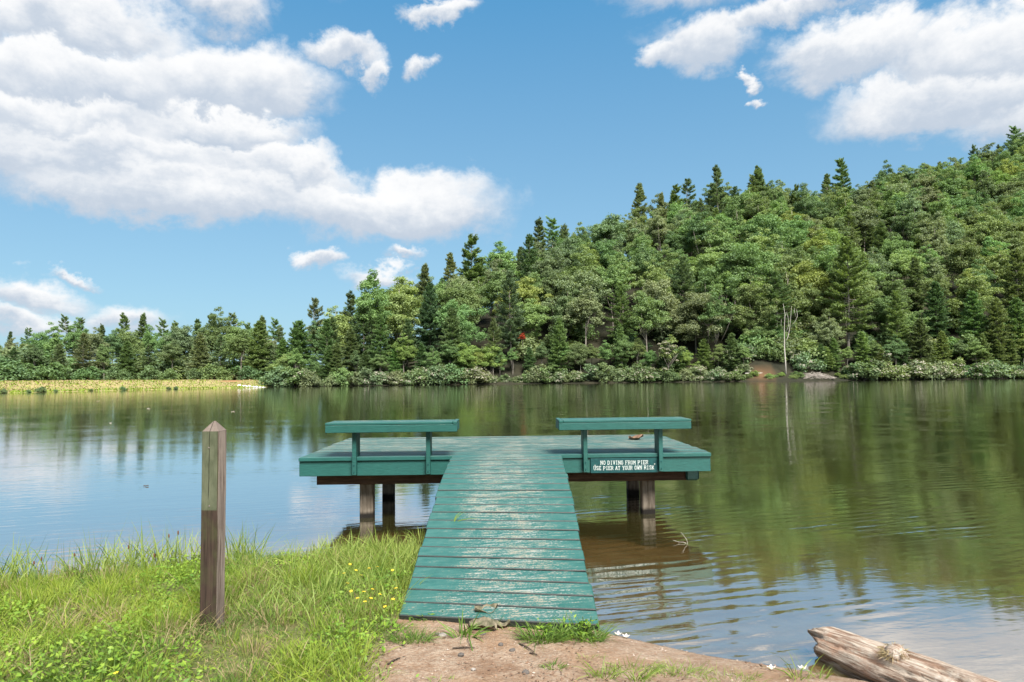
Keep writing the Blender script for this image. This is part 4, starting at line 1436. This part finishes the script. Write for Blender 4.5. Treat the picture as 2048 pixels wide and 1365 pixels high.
# short lawn
x, y = scatter(150000, -5.2, -.2, 2.0, 6.4)
d = lake_sd(x, y)
dens = (1 - sand_mask(x, y)) * np.clip(.45 + 1.2 * (fbm(x * 2.2, y * 2.2, 31) - .32), .12, 1)
ok = (d > .04) & clear_of(x, y) & (g.random(len(x)) < dens)
x, y, d = x[ok], y[ok], d[ok]
k = len(x)
hh = (.026 + .150 * np.maximum(fbm(x * 2.3, y * 2.3, 33) - .25, 0) ** 1.2 * 1.6) * g.uniform(.5, 1.5, k)
hh *= 1 + .9 * np.exp(-((x - pb[0] - .03) ** 2 + (y - pb[1]) ** 2) / .03) + .5 * sm((x + 1.25) / .5) * sm((y - 3.3) / .5)
B = np.stack([x, y, ground_z(x, y) - .004], -1)
part1 = strips(B, np.stack([g.normal(size=k) * .5, g.normal(size=k) * .5, np.ones(k)], -1), hh, g.uniform(.0020, .0042, k), g.uniform(.1, .55, k), g)
# wider lawn outside the frame
x, y = scatter(26000, -16, 10, -4, 4.6)
d = lake_sd(x, y)
ok = (d > .05) & ((x < -5.2) | (y < 2.0)) & (g.random(len(x)) < (1 - .85 * sand_mask(x, y)))
x, y = x[ok], y[ok]; k2 = len(x)
B2 = np.stack([x, y, ground_z(x, y) - .004], -1)
part2 = strips(B2, np.stack([g.normal(size=k2) * .5, g.normal(size=k2) * .5, np.ones(k2)], -1), g.uniform(.06, .16, k2), g.uniform(.008, .014, k2), g.uniform(.2, .7, k2), g)
# fine upright clumps standing out of the lawn
cx_, cy_ = scatter(420, -4.6, -.6, 2.4, 5.6)
okc = (lake_sd(cx_, cy_) > .15) & clear_of(cx_, cy_) & (sand_mask(cx_, cy_) < .3)
cx_, cy_ = cx_[okc], cy_[okc]
nb_ = 55
ang = g.uniform(0, 6.283, (len(cx_), nb_)); rad_ = .055 * np.sqrt(g.random((len(cx_), nb_)))
hx, hy = (cx_[:, None] + np.cos(ang) * rad_).ravel(), (cy_[:, None] + np.sin(ang) * rad_).ravel()
ch = np.repeat(g.uniform(.07, .17, len(cx_)), nb_)
k3 = len(hx)
B3 = np.stack([hx, hy, ground_z(hx, hy) - .004], -1)
D3 = np.stack([(np.cos(ang) * rad_).ravel() * 6 + g.normal(size=k3) * .15, (np.sin(ang) * rad_).ravel() * 6 + g.normal(size=k3) * .15, np.ones(k3)], -1)
part3 = strips(B3, D3, ch * g.uniform(.6, 1.15, k3), g.uniform(.0018, .0036, k3), np.abs(g.normal(size=k3)) * .25, g)
B2 = np.concatenate([B2, B3])
gme2 = join_strips('grass', [part1, part2, part3])
gme2.materials.append(M['grass']); gme2.materials.append(M['dry_grass']); gme2.materials.append(M['tuft'])
gx_, gy_ = np.concatenate([B[:, 0], B2[:, 0]]), np.concatenate([B[:, 1], B2[:, 1]])
u_ = g.random(len(gx_))
dry = u_ < .04 + .42 * sm((fbm(gx_ * 2.6, gy_ * 2.6, 71) - .52) / .14)
drk = ~dry & (u_ > .95 - .55 * sm((fbm(gx_ * 2.2, gy_ * 2.2, 73) - .50) / .12))
gme2.polygons.foreach_set('material_index', np.repeat(np.where(dry, 1, np.where(drk, 2, 0)), 3).astype(np.int32))
lawn = obj('grass', gme2, None, kind='stuff'); lawn['label'] = 'short bright green grass on the near bank'

# low leafy weeds and clover in patches
x, y = scatter(90000, -4.6, -.25, 2.3, 5.9)
d = lake_sd(x, y)
pat = fbm(x * 1.35 + 4, y * 1.35, 41)
ok = (d > .28) & clear_of(x, y) & (g.random(len(x)) < sm((pat - .42) / .16) * (1 - sand_mask(x - .12, y)) * .42)
x, y, pat = x[ok], y[ok], pat[ok]; k = len(x)
C = np.stack([x, y, ground_z(x, y) + g.uniform(.012, .075, k) * (.55 + 1.1 * sm((pat - .45) / .2))], -1)
N = np.stack([g.normal(size=k) * .55, g.normal(size=k) * .55 - .15, np.ones(k)], -1)
wv = leaf_quads(C, N, g.uniform(.006, .0165, k), .5, g)
wd_ = obj('leafy_weeds', quads_mesh('leafy_weeds', wv), M['weed'], kind='stuff'); wd_['label'] = 'low broad-leaved weeds in patches through the grass'

# long sedge along the water's edge
x, y = scatter(70000, -7.5, -.45, 4.3, 6.4)
d = lake_sd(x, y)
clump = fbm(x * 2.8, y * 2.8, 51)
prob = np.exp(-((d - .10) / .20) ** 2) * sm((clump - .33) / .22)
prob *= np.where(x < -2.0, .62, .85)
xl = np.interp(y, [L0[1], L1[1]], [L0[0], L1[0]])
ok = (g.random(len(x)) < prob * .55) & (x < xl - .02)
x, y, d = x[ok], y[ok], d[ok]; k = len(x)
B = np.stack([x, y, np.maximum(ground_z(x, y), -.06) - .004], -1)
hh = g.uniform(.14, .40, k) * np.where(g.random(k) < .10, 1.3, 1.0) * np.where(x > -1.8, .72, 1)
sedge_a = strips(B, np.stack([g.normal(size=k) * .25, g.normal(size=k) * .25, np.ones(k)], -1), hh, g.uniform(.004, .0085, k), np.abs(g.normal(size=k)) * .33, g)
# long blades further up the bank near the ramp
x, y = scatter(5200, -1.9, -.5, 3.7, 5.9)
xl = np.interp(y, [L0[1], L1[1]], [L0[0], L1[0]])
ok = (x < xl - .015) & (g.random(len(x)) < sm((x + 1.9) / 1.2)) & (lake_sd(x, y) > .02)
x, y = x[ok], y[ok]; k = len(x)
B = np.stack([x, y, ground_z(x, y) - .004], -1)
sedge_b = strips(B, np.stack([g.normal(size=k) * .35, g.normal(size=k) * .35, np.ones(k)], -1), g.uniform(.10, .27, k), g.uniform(.003, .0055, k), np.abs(g.normal(size=k)) * .4, g)
sg_ = obj('sedge', join_strips('sedge', [sedge_a, sedge_b]), M['sedge'], kind='stuff'); sg_['label'] = "long arching sedge blades along the near water's edge"

# dark seed heads on thin stalks above the sedge
for (px, py, h_) in [(68, 1178, .20), (75, 1172, .22), (262, 1150, .26), (300, 1160, .18), (335, 1102, .26), (347, 1095, .28), (150, 1150, .2)]:
    b_ = at_z(px, py + h_ * 270, .0)
    sh0 = thing('seed_stalk', f'thin sedge stalk with a dark seed head, photo x near {px}', 'plant', (b_[0], b_[1], max(float(ground_z(b_[0], b_[1])), -.05)), 'seed stalks over the sedge')
    lean = random.uniform(-.03, .03)
    obj('stalk', MB().tube([(0, 0, 0), (lean * .3, 0, h_ * .6), (lean, 0, h_)], .0014, 4).mesh('stalk'), M['sedge'], sh0)
    obj('seed_head', rock_mesh(int(px), .0055, .0055, .016, 1), M['seed'], sh0, (lean, 0, h_))
ss = sorted([o_ for o_ in bpy.data.objects if o_.name.startswith('seed_stalk')], key=lambda o_: o_.location.x / o_.location.y)
for i, o_ in enumerate(ss):
    o_['label'] = f'thin stalk with dark seed head above the sedge, {ordinal(i + 1)} from the left'

# yellow flowers by the ramp
fl_me = None
fs = MB()
for a in np.linspace(0, 6.28, 7)[:-1]:
    c_, s2 = math.cos(a), math.sin(a)
    fs.add([(0, 0, 0), (c_ * .006 - s2 * .003, s2 * .006 + c_ * .003, .002), (c_ * .011, s2 * .011, .001), (c_ * .006 + s2 * .003, s2 * .006 - c_ * .003, .002)], [(0, 1, 2, 3)])
fl_me = fs.mesh('petals')
st_me = MB().tube([(0, 0, 0), (.004, 0, .08), (0, 0, .16)], .0010, 4).mesh('stem')
fl_me.materials.append(M['petal_yellow']); st_me.materials.append(M['sedge'])
FLP = [(700, 1130), (722, 1152), (738, 1138), (752, 1162), (728, 1185), (745, 1180), (702, 1184), (715, 1198), (730, 1205), (760, 1190), (688, 1148), (742, 1198), (785, 1142), (790, 1162), (792, 1178), (786, 1200), (770, 1215),
       (232, 1348), (755, 1135), (695, 1168), (712, 1142)]
for (px, py) in FLP:
    p_ = at_z(px, py, .16 + .155)
    f_ = thing('wildflower', 'small yellow wildflower in the grass beside the ramp' if px > 300 else 'lone yellow wildflower low in the grass near the bottom edge', 'flower', (p_[0], p_[1], p_[2] - .155), 'yellow wildflowers' if px > 300 else None)
    obj('stem', st_me, None, f_)
    obj('petals', fl_me, None, f_, (0, 0, .158), rot=(random.uniform(-.5, .2), random.uniform(-.3, .3), random.uniform(0, 6)))


# separate tufts on the sand
def tuft(px, py, n, h, spread, label, name='grass_tuft', wid=.004, mat='tuft', z=None, leafy=0):
    p_ = at_z(px, py, .12 if z is None else z)
    p_ = at_z(px, py, max(float(ground_z(p_[0], p_[1])), -.03))
    t_ = thing(name, label, 'grass tuft' if not leafy else 'plant', (p_[0], p_[1], float(ground_z(p_[0], p_[1]))), 'tufts on the bare ground')
    a = g.uniform(0, 6.283, n); r_ = spread * np.sqrt(g.random(n))
    bx_, by_ = np.cos(a) * r_ * 1.2, np.sin(a) * r_ * .7
    bz_ = ground_z(p_[0] + bx_, p_[1] + by_) - t_.location.z - .005
    B_ = np.stack([bx_, by_, bz_], -1)
    D_ = np.stack([bx_ / spread * .55 + g.normal(size=n) * .3, by_ / spread * .5 + g.normal(size=n) * .3, np.ones(n)], -1)
    me = join_strips('blades', [strips(B_, D_, h * g.uniform(.45, 1.15, n), wid * g.uniform(.6, 1.3, n), np.abs(g.normal(size=n)) * .5 + .1, g)])
    o_ = obj('blades', me, M[mat], t_); o_['kind'] = 'stuff'
    if leafy:
        k_ = leafy
        C_ = np.stack([g.normal(size=k_) * spread * .55, g.normal(size=k_) * spread * .4, g.uniform(.01, h * .7, k_)], -1)
        o2 = obj('leaves', quads_mesh('leaves', leaf_quads(C_, g.normal(size=(k_, 3)) * .5 + [0, 0, 1], g.uniform(.008, .02, k_), .4, g)), M['weed'], t_); o2['kind'] = 'stuff'
    return t_


tuft(822, 1283, 260, .10, .085, 'dense dark green grass tuft left of the ramp foot', wid=.0028)
tuft(928, 1272, 34, .16, .055, 'sparse upright grass plant beside the mossy bark', wid=.008)
tuft(1085, 1282, 260, .13, .085, 'dense grass tuft against the right end of the ramp foot', leafy=40)
tuft(1160, 1276, 240, .15, .10, 'bushy leafy tuft at the right corner of the ramp', leafy=130, wid=.005)
tuft(1108, 1336, 60, .05, .05, 'small low tuft alone on the bare sand')
tuft(985, 1252, 16, .09, .04, 'few grass blades behind the mossy bark at the ramp edge', wid=.004)
tuft(1205, 1355, 40, .13, .05, 'pale arching blades at the bottom edge of the sand', mat='sedge', wid=.005)
tuft(1262, 1345, 90, .09, .09, 'thin yellowish tuft between sand path and water', mat='sedge', wid=.003)
tuft(1275, 1362, 30, .13, .04, 'few long blades leaning over the bottom edge by the waterline', mat='sedge', wid=.005)
tuft(1368, 1345, 120, .08, .10, 'loose grass patch on the muddy bank near fallen petals', mat='sedge', wid=.003)
tuft(1452, 1362, 90, .08, .12, 'grass patch on the mud at the bottom edge', mat='sedge', wid=.003)
tuft(1598, 1352, 26, .17, .035, 'upright grass clump in the shallow water before the log', mat='sedge', wid=.004)
tuft(1632, 1300, 20, .10, .03, 'short blades growing against the near end of the log', mat='sedge', wid=.005)
tuft(1640, 1350, 10, .10, .03, 'few bright blades in the water beside the log', mat='sedge', wid=.005)
tuft(860, 1236, 150, .05, .09, 'low creeping green along the ramp foot', wid=.004, leafy=60)
tuft(770, 1262, 150, .10, .10, 'brownish green tuft where the grass meets the sand', wid=.003)
tuft(842, 1085, 26, .26, .04, 'tall broad sedge clump leaning on the ramp edge', mat='sedge', wid=.010, z=.05)
for i, (px, py, n_, h_) in enumerate([(760, 1350, 40, .07), (905, 1240, 30, .05), (1330, 1352, 50, .06), (1500, 1352, 40, .05), (1020, 1262, 14, .05), (1180, 1318, 22, .05), (880, 1362, 14, .04)]):
    tuft(px, py, n_, h_, .05, ['thin sprig at the bottom of the grass border', 'thin sprig under the left half of the ramp end', 'thin sprig on the mud below the white blossoms', 'thin sprig on the mud before the log', 'thin sprig just right of the bark scraps',
         'thin sprig on the sand below the leafy tuft', 'thin sprig alone in the middle of the path'][i], 'grass_sprig', mat='sedge', wid=.003)
tr_ = tuft(1755, 1210, 5, .10, .01, 'lone thin stalk in the shallow water', mat='sedge', wid=.002, z=0)
bpy.data.objects.remove(tr_.children[0]); bpy.data.objects.remove(tr_)
# blades lying on the ramp through a gap
qr = .40
rp = rail(L0, L1, qr) + (rail(R0, R1, qr) - rail(L0, L1, qr)) * .17
t_ = thing('grass_sprig', 'thin grass sprig poking through the ramp planks', 'plant', tuple(rp))
B_ = np.zeros((7, 3)); B_[:, 2] = -.01
obj('blades', join_strips('blades', [strips(B_, np.array([[.2, 0, 1], [.9, 0, .5], [-.4, 0, .9], [1.2, .1, .35], [.4, -.1, 1], [-1, 0, .15], [.1, .1, 1]]), np.array([.13, .17, .10, .16, .14, .14, .1]), .006, .4, g)]), M['sedge'], t_)

# mossy bark scraps at the ramp foot
for (px, py, L, Wd, rz, sd_, lab) in [(972, 1230, .13, .085, .3, 2, 'brown-topped curled bark scrap resting on the ramp edge'), (965, 1252, .17, .10, -.5, 5, 'larger mossy bark scrap lying on the sand below the ramp'), (1000, 1246, .11, .06, .1, 8, 'narrow mossy bark scrap pointing towards the grass tuft')]:
    p_ = at_z(px, py, .14)
    zz_ = max(float(ground_z(p_[0], p_[1])), .150 if py < 1240 else 0) - .002
    o_ = obj('bark_scrap', curled_leaf(sd_, L, Wd, .5), M['mossy'], loc=(p_[0], p_[1], zz_), rot=(R(8), 0, rz))
    tag(o_, lab, 'bark', 'bark scraps at the ramp foot')

# stones and debris on the sand
for (px, py, s, mt, lab) in [(1001, 1290, .016, 'rock_dark', 'small dark stone on the sand below the ramp'), (1025, 1300, .016, 'rock_dark', 'flat grey stone next to the dark twig'), (886, 1272, .022, 'rock_pale', 'pale flat stone left of the grass plant'),
                             (947, 1348, .014, 'rock_pale', 'pale pebble low in the bare path'), (876, 1270, .014, 'rock_dark', 'little dark stone beside the pale flat stone'), (458, 1185, .03, 'rock_pale', 'pale stone in the grass just right of the post'),
                             (922, 1315, .018, 'rock_dark', 'grey stone half sunk in the sand'), (1052, 1352, .017, 'rock_dark', 'dark stone near the bottom edge of the path'), (965, 1268, .018, 'rock_dark', 'dark stone touching the bark scraps')]:
    p_ = at_z(px, py, .13)
    o_ = obj('stone', rock_mesh(int(px), 1, .8, .55, 2), M[mt], loc=(p_[0], p_[1], float(ground_z(p_[0], p_[1])) + s * .25), scale=(s, s, s), rot=(0, 0, px))
    tag(o_, lab, 'stone', 'stones on the near bank')
mb = MB()
n = 700
x, y = g.uniform(-.8, 1.5, n), g.uniform(2.6, 3.95, n)
ok = (sand_mask(x, y) > .5) & (lake_sd(x, y) > .02)
x, y = x[ok], y[ok]; z = ground_z(x, y)
for a, b, c in zip(x, y, z):
    s = .0022 + .006 * random.random() ** 3
    V = np.array([(1, 0, 0), (-1, 0, 0), (0, 1, 0), (0, -1, 0), (0, 0, 1), (0, 0, -1)], float) * s * np.array([1, .8, .6]) * np.random.default_rng(int(a * 1e5) % 99999).uniform(.6, 1.3, (6, 1)) + [a, b, c + s * .3]
    mb.add(V, [(0, 2, 4), (2, 1, 4), (1, 3, 4), (3, 0, 4), (2, 0, 5), (1, 2, 5), (3, 1, 5), (0, 3, 5)])
pg_ = obj('pebbles', mb.mesh('pebbles'), M['pebble'], kind='stuff'); pg_['label'] = 'fine gravel scattered over the bare sand'
for (p0, p1, lab) in [((1038, 1290), (1068, 1308), 'short dark twig on the sand beside the grass tuft'), ((775, 1345), (800, 1330), 'dark twig at the border of grass and sand'), ((1060, 1310), (1075, 1316), 'stubby twig below the tuft'),
                      ((905, 1306), (950, 1303), 'thin straight straw lying across the bare path')]:
    a, b = at_z(*p0, .12), at_z(*p1, .12)
    a[2], b[2] = float(ground_z(a[0], a[1])) + .005, float(ground_z(b[0], b[1])) + .006
    o_ = obj('twig', MB().tube([a - a, (b - a) * .5 + [0, 0, .004], b - a], [.0045, .004, .002], 5).mesh('twig'), M['dark_stick'], loc=tuple(a))
    tag(o_, lab, 'twig', 'twigs on the sand')

lx, ly = g.uniform(-.75, 1.5, 2600), g.uniform(2.7, 3.95, 2600)
ok = (sand_mask(lx, ly) > .35) & (lake_sd(lx, ly) > .03) & (fbm(lx * 3, ly * 3, 61) > .47) & clear_of(lx, ly)
lx, ly = lx[ok], ly[ok]
lt = obj('leaf_litter', quads_mesh('leaf_litter', leaf_quads(np.stack([lx, ly, ground_z(lx, ly) + .006], -1), g.normal(size=(len(lx), 3)) * .35 + [0, 0, 1], g.uniform(.003, .012, len(lx)), .45, g)), M['dry_leaf'], kind='stuff')
lt['label'] = 'crumbs of dry leaves and bark strewn on the sand'

# fallen petals
for (px, py, lab) in [(1236, 1274, 'fallen white blossom on the wet sand by the ramp corner'), (1252, 1280, 'second fallen white blossom, nearer the water'), (1543, 1356, 'white blossom on the mud at the bottom edge'), (1605, 1338, 'white petal washed up beside the grass clump')]:
    p_ = at_z(px, py, .03)
    t_ = thing('fallen_blossom', lab, 'blossom', (p_[0], p_[1], max(float(ground_z(p_[0], p_[1])), 0) + .004), 'fallen white blossoms')
    for a in np.linspace(0, 6.28, 6)[:-1]:
        c_, s2 = math.cos(a), math.sin(a)
        V = [(0, 0, 0), (c_ * .012 - s2 * .008, s2 * .012 + c_ * .008, .010), (c_ * .023, s2 * .023, .012 + .01 * random.random()), (c_ * .012 + s2 * .008, s2 * .012 - c_ * .008, .008)]
        obj('petal', MB().add(V, [(0, 1, 2, 3)]).mesh('petal'), M['petal_white'], t_)

# ------------------------------------------------------------------ driftwood log
def log_mat():
    mt, t, out = material('driftwood')
    tc = t.node('ShaderNodeTexCoord')
    P = tc.outputs['Object']
    grain = t.noise(t.scale(P, (1.6, 22, 22)), 2.4, 7, .72, .6)
    blot = t.noise(P, 7, 5, .65)
    col = t.mix(t.ramp(grain, .38, .62), (0.22, 0.135, 0.09), (0.50, 0.42, 0.335))
    col = t.mix(t.ramp(grain, .42, .28), col, (0.10, 0.06, 0.04))
    col = t.mix(t.ramp(blot, .52, .70, 0, .7), col, (0.36, 0.20, 0.125))
    col = t.mix(t.ramp(blot, .42, .30, 0, .7), col, (0.62, 0.56, 0.49))
    principled(t, out, col, .85, .2, t.math('ADD', grain, t.math('MULTIPLY', blot, .4)), .02)
    return mt


M['driftwood'] = log_mat()
A = at_z(1640, 1274, .075)
Bz = at_z(2010, 1425, .10)
A[2], Bz[2] = .05, .085
axv = Bz - A; Lg = np.linalg.norm(axv) + .25
log = thing('driftwood_log', "bleached cracked driftwood log lying at the near water's edge", 'log', tuple(A), rotz=0)
log.rotation_euler = Vector(axv / np.linalg.norm(axv)).to_track_quat('X', 'Z').to_euler()
nl, ns = 110, 72
us = np.linspace(0, 1, nl)
th = np.linspace(0, 2 * np.pi, ns, endpoint=False)
U, T = np.meshgrid(us, th, indexing='ij')
rad = np.interp(U, [0, .012, .05, .35, 1], [.060, .084, .102, .120, .142])
rdg = np.zeros_like(U)
gl = np.random.default_rng(5)
for k in range(16):
    f_, p_ = gl.integers(3, 26), gl.uniform(0, 6.28)
    rdg += np.sin(f_ * T + p_ + gl.normal() * 1.2 * np.sin(U * gl.uniform(2, 9))) / (f_ ** .75)
ck = fbm(T * 7 + 1.5 * U, U * 5 + 40, 77, 4)
rad = rad * (1 + .055 * rdg) - .020 * sm((ck - .58) / .1) + .010 * (fbm(T * 3, U * 9, 78) - .5)
Xl = U * Lg + (.035 * np.sin(T * 2 + 1) + .02 * np.sin(T * 5)) * (1 - sm(U / .08))
V = np.stack([Xl, rad * np.cos(T), rad * np.sin(T) * .88], -1).reshape(-1, 3)
ii = np.arange(nl * ns).reshape(nl, ns)
q = np.stack([ii[:-1], np.roll(ii, -1, 1)[:-1], np.roll(ii, -1, 1)[1:], ii[1:]], -1).reshape(-1, 4)
nV = len(V)
V = np.concatenate([V, [[.004, 0, 0], [Lg, 0, 0]]])
loops = list(q.ravel()); sizes = [4] * len(q)
for k in range(ns):
    loops += [nV, int(ii[0, (k + 1) % ns]), int(ii[0, k])]; sizes.append(3)
    loops += [nV + 1, int(ii[-1, k]), int(ii[-1, (k + 1) % ns])]; sizes.append(3)
obj('trunk', np_mesh('log_trunk', V, loops, sizes, True), M['driftwood'], log)
kb = np.array([Lg * .42, -.035, .080])
kt = [kb, kb + [-.012, -.008, .030], kb + [-.016, -.014, .050], kb + [-.017, -.016, .056]]
kn = obj('knot', MB().tube(kt, [.052, .044, .036, .016], 14).mesh('knot', True), M['driftwood'], log)
nf = 220
fa = g.uniform(0, 6.283, nf)
FB = kb + np.stack([-.014 + np.cos(fa) * .042, -.01 + np.sin(fa) * .042, g.uniform(.0, .05, nf)], -1)
obj('moss', join_strips('moss', [strips(FB, np.stack([np.cos(fa), np.sin(fa), g.uniform(-.6, .8, nf)], -1), g.uniform(.012, .035, nf), .003, .4, g)]), M['dry_grass'], kn)['kind'] = 'stuff'

# ------------------------------------------------------------------ things in the water
for pts, lab in [([(1352, 1066), (1372, 1062), (1382, 1085)], 'forked pale twig sticking out of the water near the right piles')]:
    b_ = at_z(1380, 1086, 0)
    mtr = b_[1] / F
    t_ = thing('submerged_branch', lab, 'branch', (b_[0], b_[1], -.02))
    obj('twig', MB().tube([(0, 0, -.05), (-.03, 0, .05), (-.075, .02, .112)], [.0025, .002, .001], 5).mesh('twig'), M['dead_bark'], t_)
    obj('twig', MB().tube([(.0, 0, .0), (-.06, -.02, .03), (-.10, .0, .028), (-.15, 0, .045)], [.002, .002, .0015, .001], 5).mesh('twig'), M['dead_bark'], t_)
for i, (px, py) in enumerate([(196, 803), (297, 818), (221, 847), (292, 973), (466, 824)]):
    p_ = at_z(px, py, .0)
    s = .006 * p_[1] ** .70
    o_ = obj('floating_leaf', curled_leaf(i + 10, s * 2.6, s * 1.2, .15), M['petal_white' if i != 3 else 'dark_stick'], loc=(p_[0], p_[1], .003), rot=(0, 0, i))
    tag(o_, 'tiny dark bit floating on the near water left of the pier' if i == 3 else f'tiny pale bit floating on the far water, {ordinal([0, 2, 1, 0, 3][i] + 1)} from the left', 'leaf', 'bits floating on the lake')
